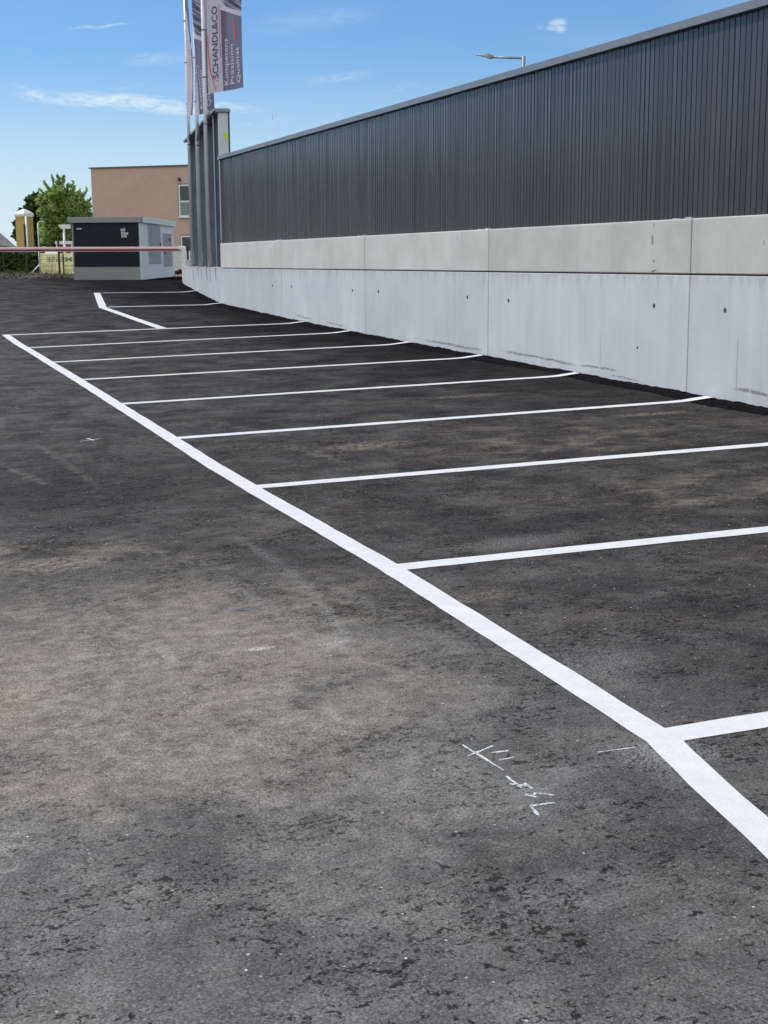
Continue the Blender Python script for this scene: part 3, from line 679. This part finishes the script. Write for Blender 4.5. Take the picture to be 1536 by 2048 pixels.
MB().box(V((bc.x, bc.y, zr)), BL+.16, BDp+.16, .06, rzb, True).build('roof_edge', M_trim_shade, bro)
M_glass = mat('dark_glass', (.01, .012, .014), .05, spec=.8); M_blind = mat('grey_blind', (.20, .26, .265), .6)
def bpt(px, py):
    s = hit(bl, bd, px, py); q = bl+bd*s; return V((q.x, q.y, at(px, py, hypot(q.x, q.y)).z)), s
def wall_window(px, y0, y1, wid, split, lab):
    p, s = bpt(px, y1); zt = bpt(px, y0)[0].z; zb_ = p.z; h = zt-zb_; c = bl+bd*(s+wid/2)
    fr = MB(); t = .07; z = V((0, 0, 1))
    def pane(s0, s1, za, zb2, off, th): return [bl+bd*s0+bn*off+z*za, bl+bd*s1+bn*off+z*za, bl+bd*s1+bn*off+z*zb2, bl+bd*s0+bn*off+z*zb2]
    for (s0, s1, za, zb2) in ((s, s+t, zb_, zt), (s+wid-t, s+wid, zb_, zt), (s+t, s+wid-t, zt-t, zt), (s+t, s+wid-t, zb_, zb_+t)) + (((s+t, s+wid-t, zb_+h*.45, zb_+h*.45+t*1.2),) if split else ()):
        fr.prism(pane(s0, s1, za, zb2, .003, 0), bn*.05)
    w = fr.build('window', M_white, bro)
    MB().prism(pane(s+t, s+wid-t, zb_+t, zt-t, .002, 0), bn*.016).build('pane', M_glass, w)
    if split: MB().prism(pane(s+t, s+wid-t, zb_+t, zb_+h*.45, .02, 0), bn*.012).build('blind', M_blind, w)
    MB().prism(pane(s-.06, s+wid+.06, zb_-.05, zb_-.004, .0, 0), bn*.13).build('sill', M_white, w)
    # dark reveal strips left and top, painting in the recess shadow
    m = MB(); m.prism(pane(s-.05, s-.002, zb_, zt+.05, .001, 0), bn*.015); m.prism(pane(s-.002, s+wid, zt+.002, zt+.05, .001, 0), bn*.015); m.build('reveal_shade', M_trim_shade, w)
wall_window(359.5, 369.5, 434, 1.1, True, None); wall_window(363.5, 471.5, 520, 1.1, False, None)
q, s = bpt(358, 357); MB().tube(q+bn*.03, q+bn*.22+V((.14, 0, -.09)), .07, .06, 12).box(q+bn*.02, .06, .04, .10, rzb).build('wall_lamp', M_black, bro)

# ------------------------------------------------------------------ vegetation
def leaf_mat(name, a, b, c):
    def fn(T):
        r = T.add('ShaderNodeNewGeometry').outputs['Random Per Island']; n = T.noise(T.pos, .9, 4)
        k = T.mix(T.ss(r, 0., 1.), a, b); k = T.mix(T.ss(n, .45, .7), k, c); T.l.new(k, T.b.inputs['Base Color'])
        tr = T.add('ShaderNodeBsdfTranslucent'); T.l.new(k, tr.inputs[0]); ms = T.add('ShaderNodeMixShader'); ms.inputs[0].default_value = .5
        T.l.new(T.b.outputs[0], ms.inputs[1]); T.l.new(tr.outputs[0], ms.inputs[2]); T.l.new(ms.outputs[0], T.n['Material Output'].inputs[0])
    return mat(name, rough=.6, spec=.3, fn=fn)
M_lf1 = leaf_mat('light_leaves', (.19, .32, .075), (.37, .50, .14), (.47, .57, .22))
M_lf2 = leaf_mat('dark_leaves', (.025, .06, .02), (.065, .125, .035), (.10, .17, .045))
M_hg = leaf_mat('hedge_leaves', (.05, .095, .022), (.135, .205, .04), (.18, .25, .06))
M_rd = leaf_mat('red_leaves', (.10, .02, .012), (.20, .05, .02), (.14, .03, .015))
M_bark = mat('bark', (.10, .08, .06), .9, var=.3, bump=.6)
def leaves(m, c, r, n, size, up=.0):
    """n leaf faces scattered mostly through the outer part of a lumpy ellipsoid"""
    for _ in range(n):
        d = V((random.gauss(0, 1), random.gauss(0, 1), random.gauss(0, 1))).normalized(); k = random.random()**.45
        p = V(c)+V((d.x*r[0]*k, d.y*r[1]*k, d.z*r[2]*k))
        a = V((random.gauss(0, 1), random.gauss(0, 1), random.gauss(0, .7)+up)).normalized(); b = a.orthogonal().normalized()
        b = Matrix.Rotation(random.uniform(0, 2*pi), 3, a) @ b; s = size*random.uniform(.6, 1.3)
        m.quad(p-a*s, p+b*s*.45, p+a*s, p-b*s*.45)
def tree(name, label, base, clumps, lm, size, dens, trunk_r, shoots=()):
    t = thing(name, label, 'tree', base); B = V(base)
    tr = MB(); ctr = V((0, 0, 0))
    for c, r in clumps: ctr += V(c)
    ctr /= len(clumps); fork = V((B.x+.1, B.y, B.z+(ctr.z-B.z)*.55))
    tr.path([B, B+(fork-B)*.5+V((.05, .03, 0)), fork], [trunk_r, trunk_r*.8, trunk_r*.65])
    for c, r in clumps:
        c = V(c); mid = (fork+c)/2+V((0, 0, .15)); tr.path([fork, mid, c], [trunk_r*.4, trunk_r*.25, trunk_r*.08], 6)
    for p, q in shoots: tr.path([V(p), V(q)], [.03, .01], 5)
    tr.build('trunk', M_bark, t, fix=False)
    m = MB()
    for c, r in clumps:
        leaves(m, c, r, int(dens*r[0]*r[2]), size)
        for _ in range(7):
            d = V((random.gauss(0, 1), random.gauss(0, 1), random.gauss(0, 1))).normalized()
            cc = V(c)+V((d.x*r[0], d.y*r[1], d.z*r[2]))*.9; leaves(m, cc, tuple(v*.33 for v in r), int(dens*r[0]*r[2]*.10), size, .5)
    for p, q in shoots:
        p, q = V(p), V(q)
        for i in range(60):
            k = random.random(); c = p+(q-p)*k; leaves(m, c, (.22*(1-k*.75),)*3, 1, size*.9, 1.2)
    m.build('crown', lm, t, fix=False)
    return t
def cl(px, py, r, rad, ry=None, dep=None):
    s = r/FPX; return (tuple(at(px, py, r)), (rad*s, (dep or rad)*s, (ry or rad)*s))
rt = 84
tb = at(118, 545, rt); tb.z = hm(tb.x, tb.y)-.1
sh = []
for (x0, y0, x1, y1) in ((100, 400, 78, 378), (104, 395, 88, 362), (108, 390, 96, 372), (112, 385, 104, 352), (118, 380, 114, 347), (122, 380, 128, 350), (126, 392, 136, 380), (134, 395, 147, 362), (140, 400, 150, 372), (150, 410, 160, 380), (158, 415, 174, 375), (160, 420, 182, 396), (116, 390, 120, 356), (128, 385, 138, 368), (146, 405, 166, 388)):
    sh.append((at(x0, y0, rt), at(x1, y1, rt)))
tree('leafy_tree', 'light green bushy tree with upright shoots, left of the brown building', tb,
     [cl(118, 398, rt, 24, 24), cl(90, 405, rt, 15, 18), cl(148, 402, rt, 18, 20), cl(104, 425, rt, 24, 24), cl(140, 425, rt, 24, 26), cl(165, 430, rt, 18, 30), cl(120, 455, rt, 30, 26), cl(150, 465, rt, 26, 26), cl(98, 465, rt, 20, 24), cl(175, 455, rt, 12, 30)], M_lf1, .13, 1500, .2, sh)
rt2 = 92
tb2 = at(72, 545, rt2); tb2.z = hm(tb2.x, tb2.y)-.1
tree('dark_tree', 'dark green rounded tree behind the yellow pillar', tb2,
     [cl(78, 410, rt2, 26, 20), cl(96, 404, rt2, 20, 18), cl(62, 436, rt2, 22, 22), cl(68, 465, rt2, 22, 26), cl(92, 440, rt2, 26, 28), cl(84, 470, rt2, 24, 28), cl(110, 470, rt2, 26, 26), cl(45, 428, rt2, 9, 12), cl(33, 470, rt2, 8, 10), cl(32, 448, rt2, 6, 8)], M_lf2, .17, 1000, .2)
# clipped hedge
hl, hr_ = kp(-60, 55, 530), kp(88, 55, 530); hd = (hr_-hl).normalized(); hz = hm(hl.x, hl.y); hn = V((hd.y, -hd.x, 0))
hg = thing('hedge', 'dense dark green hedge behind the wire fence', 'hedge', (hl.x, hl.y, hz))
m = MB(); Lh = (hr_-hl).length; ht = at(30, 494, 55).z-hz
for i in range(9000):
    k = random.random()*Lh; z = random.random(); dep = random.uniform(-.5, .5)*(1.02-z**6*.5); p = hl+hd*k+hn*dep+V((0, 0, hz+z*ht*(1+.06*sin(k*2.3))))
    a = V((random.gauss(0, 1), random.gauss(0, 1), random.gauss(0, .8))).normalized(); b = a.orthogonal(); s = random.uniform(.05, .11)
    m.quad(p-a*s, p+b*s*.5, p+a*s, p-b*s*.5)
m.build('foliage', M_hg, hg, fix=False)
m = MB()
for i in range(12): q = hl+hd*(Lh*(i+.5)/12); m.tube(V((q.x, q.y, hz-.05)), V((q.x, q.y, hz+ht*.8)), .03, .015, 6)
m.build('stems', M_bark, hg)
# red shrub between kiosk and wall end, with pale boulders
rs = at(359, 551, 52); rs.z = hm(rs.x, rs.y)-.05
sh_ = thing('red_shrub', 'small red brown shrub in the gap between kiosk and wall end', 'shrub', rs)
m = MB(); s52 = 52/FPX
for x, y, r in ((360, 543, 5), (354, 546, 5), (364, 547, 5), (350, 548, 4)): leaves(m, at(x, y, 52), (r*s52, r*s52*1.2, r*s52), 160, .035)
m.build('foliage', M_rd, sh_, fix=False)
m = MB()
for x, y in ((360, 541), (354, 545), (364, 546)): m.tube(rs, at(x, y, 52), .012, .005, 5)
m.build('stems', M_bark, sh_)
M_stone = mat('pale_stone', (.55, .53, .48), .9, var=.2, vscale=6, bump=.5, bscale=20)
for (x, y, r), w in zip(((351.5, 556, .075), (357, 557, .06), (362, 556.5, .085), (367, 557, .07)), ('leftmost, against the kiosk', 'smallest, second from the kiosk', 'largest of the row', 'rightmost, by the wall end')):
    c = at(x, y, 49.6); bm = bmesh.new(); bmesh.ops.create_icosphere(bm, subdivisions=2, radius=r)
    for v in bm.verts: v.co *= random.uniform(.82, 1.15); v.co.z *= .75
    me = bpy.data.meshes.new('boulder'); bm.to_mesh(me); bm.free(); o = mk('boulder', me, M_stone, smooth=True); o.location = (c.x, c.y, hm(c.x, c.y)+r*.5)
    tag(o, 'pale edging stone below the red shrub, '+w, 'stone', 'pale stones below the red shrub')
# weeds on the verge
m = MB()
for i in range(900):
    x = random.uniform(1.5, 7.2); y = 48.6+random.random()**2*3; p = V((x, y, vz(x, y))); h = random.uniform(.05, .22)
    d = V((random.uniform(-.6, .6), random.uniform(-.4, .4), 1)).normalized(); b = V((random.uniform(-1, 1), random.uniform(-1, 1), 0)).normalized()*.012
    m.quad(p-b, p+b, p+d*h+b*.3, p+d*h-b*.3)
tag(m.build('weeds', leaf_mat('weed_leaves', (.10, .12, .04), (.2, .19, .09), (.16, .14, .08)), fix=False), kind='stuff')
bm = bmesh.new()
for i in range(420):
    x = random.uniform(1., 7.2); y = 48.35+random.random()**1.5*2.5; r = random.uniform(.02, .07)
    ret = bmesh.ops.create_icosphere(bm, subdivisions=1, radius=r, matrix=Matrix.Translation((x, y, vz(x, y)+r*.3)))
    for v in ret['verts']: v.co += V((random.uniform(-1, 1), random.uniform(-1, 1), random.uniform(-1, 1)))*r*.25
me = bpy.data.meshes.new('rubble'); bm.to_mesh(me); bm.free(); tag(mk('rubble', me, M_grav), kind='stuff')

# ------------------------------------------------------------------ yellow pillar, house, lamp, sign, banner, fence
pr = 68
pb = at(53.5, 540, pr); pb.z = hm(pb.x, pb.y)-.05
pil = thing('yellow_pillar', 'square ochre yellow pillar with a pale domed cap in front of the trees', 'pillar', pb)
M_och = mat('ochre_render', (.46, .31, .10), .85, var=.08, vscale=3)
pw = 33*pr/FPX/1.414*1.0; zt_ = at(53, 433.5, pr).z; az_p = atan2(pb.x, pb.y)
MB().box(pb, pw, pw, zt_-pb.z, pi/4-az_p, True).build('shaft', M_och, pil, bevel=.01)
m = MB(); c4 = V((pb.x, pb.y, zt_)); rw = pw/2*1.414
prof = [(rw*1.06, 0), (rw*1.10, .10), (rw*1.0, .17), (rw*.62, .26), (rw*.25, .335), (0.001, .36)]
rings = [[m.bm.verts.new(c4+V((r*cos(-az_p+pi/2*i), r*sin(-az_p+pi/2*i), z))) for i in range(4)] for r, z in prof]
m.bm.faces.new(rings[0][::-1])
for a_, b_ in zip(rings, rings[1:]):
    for i in range(4): m.bm.faces.new((a_[i], a_[(i+1) % 4], b_[(i+1) % 4], b_[i]))
m.build('cap', M_white, pil)
pp = at(55, 500, pr-rw-.06); MB().tube((pp.x, pp.y, pb.z), (pp.x, pp.y, zt_-.002), .048, n=12).build('downpipe', M_white, pil)

hr2 = 130
hs = thing('grey_roofed_house', 'house with a dark grey hipped roof at the left edge beyond the hedge', 'house', kp(-20, hr2+4, 530)+V((0, 0, 1.1)))
h0 = kp(-75, hr2, 530); h1 = kp(37, hr2, 530); ze = at(10, 496, hr2).z; zri = at(5, 465.5, hr2+4).z
hx = (h1-h0).normalized(); hy = V((-hx.y, hx.x, 0)); Lw = (h1-h0).length
MB().box(h0+hx*(Lw/2)+hy*4+V((0, 0, .9)), Lw-.8, 7.2, ze-.9, atan2(hx.y, hx.x), True).build('wall', mat('cream_render', (.62, .58, .5), .85, var=.05), hs)
m = MB(); z = V((0, 0, 1)); e = [h0+z*ze, h1+z*ze, h1+hy*8+z*ze, h0+hy*8+z*ze]; ra = h0+hx*1.2+hy*4+z*zri; rb = h1-hx*1.4+hy*4+z*zri
ev = [m.bm.verts.new(p) for p in e]; va, vb = m.bm.verts.new(ra), m.bm.verts.new(rb)
for f in ((ev[0], ev[1], vb, va), (ev[1], ev[2], vb), (ev[2], ev[3], va, vb), (ev[3], ev[0], va), tuple(ev[::-1])): m.bm.faces.new(f)
def tile_fn(T):
    n = T.noise(T.pos, 3, 4); X, Y, Z = T.sep(T.pos); w = T.m('FRACT', T.m('MULTIPLY', Z, 5.)); k = T.ss(w, 0., .3, .6, 1.)
    c = T.mix(T.ss(n, .3, .7), (.10, .10, .105), (.15, .15, .155)); T.l.new(T.mix(1., c, T.comb(k, k, k), 'MULTIPLY'), T.b.inputs['Base Color'])
m.build('roof', mat('grey_roof_tiles', rough=.8, fn=tile_fn), hs)
MB().box(hs.location*0+h0+hx*(Lw*.42)+hy*4+z*(zri-.5), .5, .5, .9, 0, True).build('chimney', mat('chimney_brick', (.3, .16, .11), .9), hs)
M_lp = mat('lamp_post_paint', (.34, .44, .43), .5, .2)
lr = 57; lb_ = at(80.5, 545, lr); lb_.z = hm(lb_.x, lb_.y); lt = at(77.5, 446, lr)
lp = thing('garden_lamp_post', 'thin pale green lamp post with a short arm, beside the yellow banner', 'lamp post', lb_)
MB().tube(lb_, (lb_.x, lb_.y, lt.z), .035, .028, 12).build('shaft', M_lp, lp)
la = V((lb_.x, lb_.y, lt.z)); rx = V((Rt.x, Rt.y, 0)).normalized()
MB().path([la, la+rx*.05+z*.05, la+rx*.14+z*.05], [.026, .022, .02], 8).build('arm', M_lp, lp)
MB().box(la+rx*.20+z*.04, .16, .10, .05, -YAW).build('lamp_head', M_lp, lp, bevel=.015)
tr_ = 60; tb_ = at(131.5, 545, tr_); tb_.z = hm(tb_.x, tb_.y)
tp = thing('white_sign_post', 'white post carrying a short white board, left of the kiosk roof', 'sign post', tb_)
zz0 = at(130, 457.5, tr_).z; zz1 = at(130, 449, tr_).z
MB().tube(tb_, (tb_.x, tb_.y, zz0-.06), .055, .048, 12).tube((tb_.x, tb_.y, zz0-.06), (tb_.x, tb_.y, zz0), .048, .03, 12).build('post', M_white, tp)
bl_, br_ = at(116.5, 452, tr_), at(141, 452, tr_)
m = MB(); d_ = V((br_.x-bl_.x, br_.y-bl_.y, 0)); w_ = d_.length; d_.normalize(); o_ = V((bl_.x, bl_.y, 0)); nb = V((d_.y, -d_.x, 0))
m.prism([o_+z*(zz0+.12), o_+d_*.11+z*(zz0), o_+d_*w_+z*zz0, o_+d_*w_+z*zz1, o_+d_*.05+z*zz1, o_+z*(zz1-.06)], nb*-.10).build('board', M_white, tp)
# low red stand with a white rail
sr = 62; sb = kp(126, sr, 530); sz = hm(sb.x, sb.y)
st = thing('red_stand', 'low red stand with a white top rail, half hidden behind the kiosk', 'stand', (sb.x, sb.y, sz))
M_rs = mat('red_panel', (.26, .02, .04), .5, var=.2); rl, rr = at(110, 484, sr), at(146, 484, sr); sd = V((rr.x-rl.x, rr.y-rl.y, 0)); sw = sd.length; sd.normalize(); so = V((rl.x, rl.y, 0)); zl = at(120, 488.5, sr).z; zh = at(120, 482.5, sr).z
sn = V((sd.y, -sd.x, 0))
m = MB(); m.prism([so+z*zl, so+sd*sw+z*zl, so+sd*sw+z*zh, so+z*zh], sn*-.5).build('top_rail', M_white, st, bevel=.01)
for k in (.06, sw-.06): MB().box(so+sd*k-sn*.05+z*sz, .05, .05, zl-sz, atan2(sd.y, sd.x), True).build('leg', M_white, st)
MB().prism([so+sd*.15-sn*.06+z*(sz+.25), so+sd*(sw-.1)-sn*.06+z*(sz+.25), so+sd*(sw-.1)-sn*.06+z*(zl-.01), so+sd*.15-sn*.06+z*(zl-.01)], sn*-.3).build('panel', M_rs, st)
# banner, read from behind
br0 = 51.5
bA, bB, bT = at(81.5, 548, br0), at(152, 548, br0), at(81, 506.5, br0)
bdv = V((bB.x-bA.x, bB.y-bA.y, 0)); bw = bdv.length; bdv.normalize(); bnv = V((bdv.y, -bdv.x, 0)); bo = V((bA.x, bA.y, 0)); gz = hm(bA.x, bA.y)
bz0, bz1 = at(100, 547.5, br0).z, at(100, 506, br0).z
ban = thing('banner', 'pale yellow fair banner seen from behind with mirrored writing, left of the kiosk', 'banner', (bA.x, bA.y, gz))
def ban_fn(T):
    k = (.86, .82, .38); T.b.inputs['Base Color'].default_value = (*k, 1)
    tr = T.add('ShaderNodeBsdfTranslucent'); tr.inputs[0].default_value = (*k, 1); ms = T.add('ShaderNodeMixShader'); ms.inputs[0].default_value = .35
    T.l.new(T.b.outputs[0], ms.inputs[1]); T.l.new(tr.outputs[0], ms.inputs[2]); T.l.new(ms.outputs[0], T.n['Material Output'].inputs[0])
M_ban = mat('yellow_banner_cloth', rough=.8, fn=ban_fn); M_btx = mat('banner_print', (.20, .26, .22), .8); M_bt2 = mat('banner_small_print', (.38, .38, .20), .8)
m = MB(); nx = 20; gv = []
for j in range(9):
    gv.append([m.bm.verts.new(bo+bdv*(bw*i/nx+(.035*j/8 if 0 else 0))+bnv*(.015*sin(i*.9)+.01*sin(j*1.1+i*.3))+z*(bz0+(bz1-bz0)*j/8-.02*sin(pi*i/nx)*(j/8))) for i in range(nx+1)])
for j in range(8):
    for i in range(nx): m.bm.faces.new((gv[j][i], gv[j][i+1], gv[j+1][i+1], gv[j+1][i])).smooth = True
cb = m.build('cloth', M_ban, ban)
pm = br0/FPX
def btxt(t, x0, x1, yb, h, mt): put_text(t, bo+bdv*((x0-81.5)*pm)+bnv*.032+z*at(100, yb, br0).z, bdv, z, (x1-x0)*pm, h*pm, mt, ban, .012, mirror=True)
btxt('MESSE', 93, 141, 523.5, 9.5, M_btx); btxt('8:00 - 18:00', 86, 143, 534, 5, M_bt2); btxt('9:00 - 18:00', 86, 143, 542.5, 5, M_bt2)
for k in (-.03, bw*.5, bw): MB().tube(bo+bdv*k-bnv*.03+z*gz, bo+bdv*k-bnv*.03+z*(bz1+.05), .018, n=8).build('stake', M_galv, ban)
s1, s2 = at(63, 546, 51), at(80, 528, 51.3); MB().tube(s1, s2, .022, n=8).build('strut', M_white, ban, label='slanting white strut left of the banner')
# wire fence
fr0 = 50.3
fen = thing('wire_fence', 'black wire fence with slim posts in front of hedge and banner', 'fence', kp(54, fr0, 540)+V((0, 0, hm(4, 50))))
tops = ((8, 505), (54, 448.5), (119.5, 480), (128, 508)); fpz = []
for x, y in tops:
    p = at(x, 549, fr0); g_ = vz(p.x, p.y); t_ = at(x-(549-y)*.035, y, fr0).z
    MB().box((p.x, p.y, g_-.05), .06 if y < 500 else .04, .06 if y < 500 else .04, t_-g_+.05, -YAW, True).build('post', M_black, fen); fpz.append(V((p.x, p.y, g_)))
p = at(-60, 549, fr0); ex = V((p.x, p.y, vz(p.x, p.y))); m = MB()
for k in range(6):
    h = .12+k*.14
    for a_, b_ in zip([ex]+fpz, fpz): m.tube(a_+z*h, b_+z*h, .0035, n=4)
m.build('wires', M_black, fen)
# street lamp beyond the wall
sl = 40
top = at(1047, 116, sl); zl_ = at(1047, 112, sl).z; gp = V((top.x, top.y, hm(top.x, top.y)))
slm = thing('street_lamp', 'grey street lamp with a long arm rising behind the dark wall', 'street lamp', gp)
M_sl = mat('lamp_grey', (.23, .28, .30), .45, .3)
MB().tube(gp, (top.x, top.y, zl_), .085, .05, 16).build('pole', M_sl, slm)
ae = at(986, 114.5, sl+.2); ab = at(1044, 116.5, sl); MB().tube(ab, ae, .028, .028, 10).build('arm', M_sl, slm)
he = at(951, 111.5, sl+.3); ax = (he-ae).normalized(); side_ = ax.cross(z).normalized(); m = MB()
rings = []
for k, w, h0_, h1_ in ((0, .04, -.035, .03), (.12, .11, -.06, .05), (.26, .13, -.055, .065), (.55, .10, -.02, .045), (.78, .08, -.012, .022), (1.0, .05, -.008, .012)):
    c = ae+(he-ae)*k+z*.02; rings.append([m.bm.verts.new(c+side_*w+z*h0_), m.bm.verts.new(c+side_*w*.7+z*h1_), m.bm.verts.new(c-side_*w*.7+z*h1_), m.bm.verts.new(c-side_*w+z*h0_)])
m.bm.faces.new(rings[0][::-1]); m.bm.faces.new(rings[-1])
for a_, b_ in zip(rings, rings[1:]):
    for i in range(4): m.bm.faces.new((a_[i], a_[(i+1) % 4], b_[(i+1) % 4], b_[i]))
m.build('lamp_head', M_sl, slm, bevel=.008)
an = at(545.5, 240, 75); ag = V((an.x, an.y, 1.0))
ant = thing('antenna_mast', 'hair thin mast just visible above the far end of the cladding', 'mast', ag)
MB().tube(ag, an, .03, .012, 8).tube(an, an+z*.5, .012, .006, 6).build('mast', mat('pale_mast', (.55, .62, .68), .5), ant)
# trees across the road to the left: seen only mirrored in the cladding
m = MB()
for x, y, hh in ((-3, 97, 8.2), (-8, 94, 9.2), (-13, 90, 7.6), (-18, 87, 8.8), (-23, 83, 9.4), (-28, 79, 8.), (-33, 74, 8.6), (-38, 68, 9.), (-42, 61, 8.2)):
    g_ = hm(x, y); m.tube((x, y, g_-.1), (x, y, g_+hh*.6), .2, .08, 8)
    for k in (.25, .42, .6, .75): leaves(m, (x+random.uniform(-2, 2), y+random.uniform(-1, 1), g_+hh*k), (3.2, 2.2, hh*.26), 420, .28)
tag(m.build('far_trees', M_lf2, fix=False), kind='stuff')

# ------------------------------------------------------------------ light
SAZ, SEL = R(-48), R(52)
sd = bpy.data.lights.new('sun', 'SUN'); sd.energy = 3.0; sd.angle = R(.53); sd.color = (1, .955, .90)
so = bpy.data.objects.new('sun', sd); col.objects.link(so)
sdir = V((sin(SAZ)*cos(SEL), cos(SAZ)*cos(SEL), sin(SEL))); so.rotation_euler = sdir.to_track_quat('Z', 'Y').to_euler(); so.location = (0, 0, 60)
w = bpy.data.worlds.new('World'); sc.world = w; w.use_nodes = True; T = NT(w.node_tree)
bg = T.n['Background']; sky = T.add('ShaderNodeTexSky'); sky.sky_type = 'NISHITA'; sky.sun_disc = False
sky.sun_elevation = SEL; sky.sun_rotation = SAZ; sky.altitude = 300; sky.air_density = 1.0; sky.dust_density = .25; sky.ozone_density = 1.4
dirv = T.add('ShaderNodeTexCoord').outputs['Generated']; X, Y, Z = T.sep(dirv)
azn = T.m('MULTIPLY', T.m('ARCTAN2', X, Y), 57.29578); eln = T.m('MULTIPLY', T.m('ARCSINE', Z), 57.29578)
uv = T.comb(azn, eln, 0.)
wn = T.noise(uv, .55, 3, .6, .5, sc=(.55, 1.6, 1)); fine = T.noise(uv, 2.3, 4, .65, 1., sc=(.5, 1.7, 1))
el2 = T.m('ADD', eln, T.m('MULTIPLY', T.m('SUBTRACT', wn, .5), .9))
def ae_(px, py): d = ray(px, py).normalized(); return (math.degrees(atan2(d.x, d.y)), math.degrees(math.asin(d.z)))
mask = None
for (x0, y0, x1, y1, hw, k, soft) in ((120, 62, 275, 36, 4.5, .55, 1.), (0, 172, 175, 212, 14, .80, 1.), (-80, 184, 620, 226, 24, 1.0, 1.), (215, 128, 420, 108, 22, .28, 1.), (190, 186, 330, 158, 13, .28, 1.), (470, 60, 800, 18, 30, .18, 1.), (560, 172, 780, 138, 18, .30, 1.), (380, 275, 700, 225, 34, .38, 1.), (-60, 262, 420, 290, 26, .30, 1.), (640, 215, 900, 165, 20, .2, 1.)):
    p, q = ae_(x0, y0), ae_(x1, y1)
    s_ = T.m('MULTIPLY', T.seg(azn, el2, p, q, hw/48.6, soft, .4), T.m('MULTIPLY', T.ss(fine, .28, .66, .25, 1.), k))
    mask = s_ if mask is None else T.m('MAXIMUM', mask, s_)
pf = wn
for (cx, cy, rx_, ry_, k) in ((1117, 46, 22, 10, .62), (1121, 58, 16, 9, .55), (1081, 55, 10, 8, .16), (1104, 57, 15, 6, .4)):
    c = ae_(cx, cy); s_ = T.m('MULTIPLY', T.blob(T.m('ADD', azn, T.m('MULTIPLY', T.m('SUBTRACT', pf, .5), .5)), T.m('ADD', eln, T.m('MULTIPLY', T.m('SUBTRACT', fine, .5), .25)), c[0], c[1], rx_/46, ry_/46), k)
    mask = T.m('MAXIMUM', mask, s_)
# general thin cirrus over the whole dome, and whitening low down
ci = T.m('MULTIPLY', T.ss(T.noise(uv, .12, 3, .6, .8, sc=(.5, 1.5, 1)), .48, .8), .22)
mask = T.m('MAXIMUM', mask, ci)
hz_ = T.ss(eln, 0., 8.5, .80, 0.)
mask = T.m('MAXIMUM', mask, hz_)
mask = T.m('MINIMUM', mask, .95)
SKYG = T.mix(1., sky.outputs[0], (.68, .97, 1.30), 'MULTIPLY')
colr = T.mix(mask, SKYG, (7.6, 8.9, 10.0))
# added unseen cloud fill, lifting shaded faces, over the half of the sky behind the photographer
back = T.ss(T.m('ABSOLUTE', T.m('SUBTRACT', T.m('MODULO', T.m('ADD', azn, 360.), 360.), 195.)), 60., 95., 1., 0.)
cloud_fill = T.m('MULTIPLY', T.ss(T.noise(uv, .045, 4, .6, .4, sc=(.7, 1.5, 1)), .40, .52), T.m('MULTIPLY', T.ss(eln, 1., 6.), T.ss(eln, 55., 80., 1., 0.)))
colr = T.mix(T.m('MULTIPLY', cloud_fill, back), colr, (15.5, 15.0, 14.4))
T.l.new(colr, bg.inputs[0]); bg.inputs[1].default_value = .08

sc.view_settings.view_transform = 'Standard'; sc.view_settings.look = 'None'; sc.view_settings.exposure = .25; sc.view_settings.gamma = 1
sc.cycles.max_bounces = 5; sc.cycles.use_adaptive_sampling = True; sc.cycles.adaptive_threshold = .02; sc.cycles.use_denoising = True
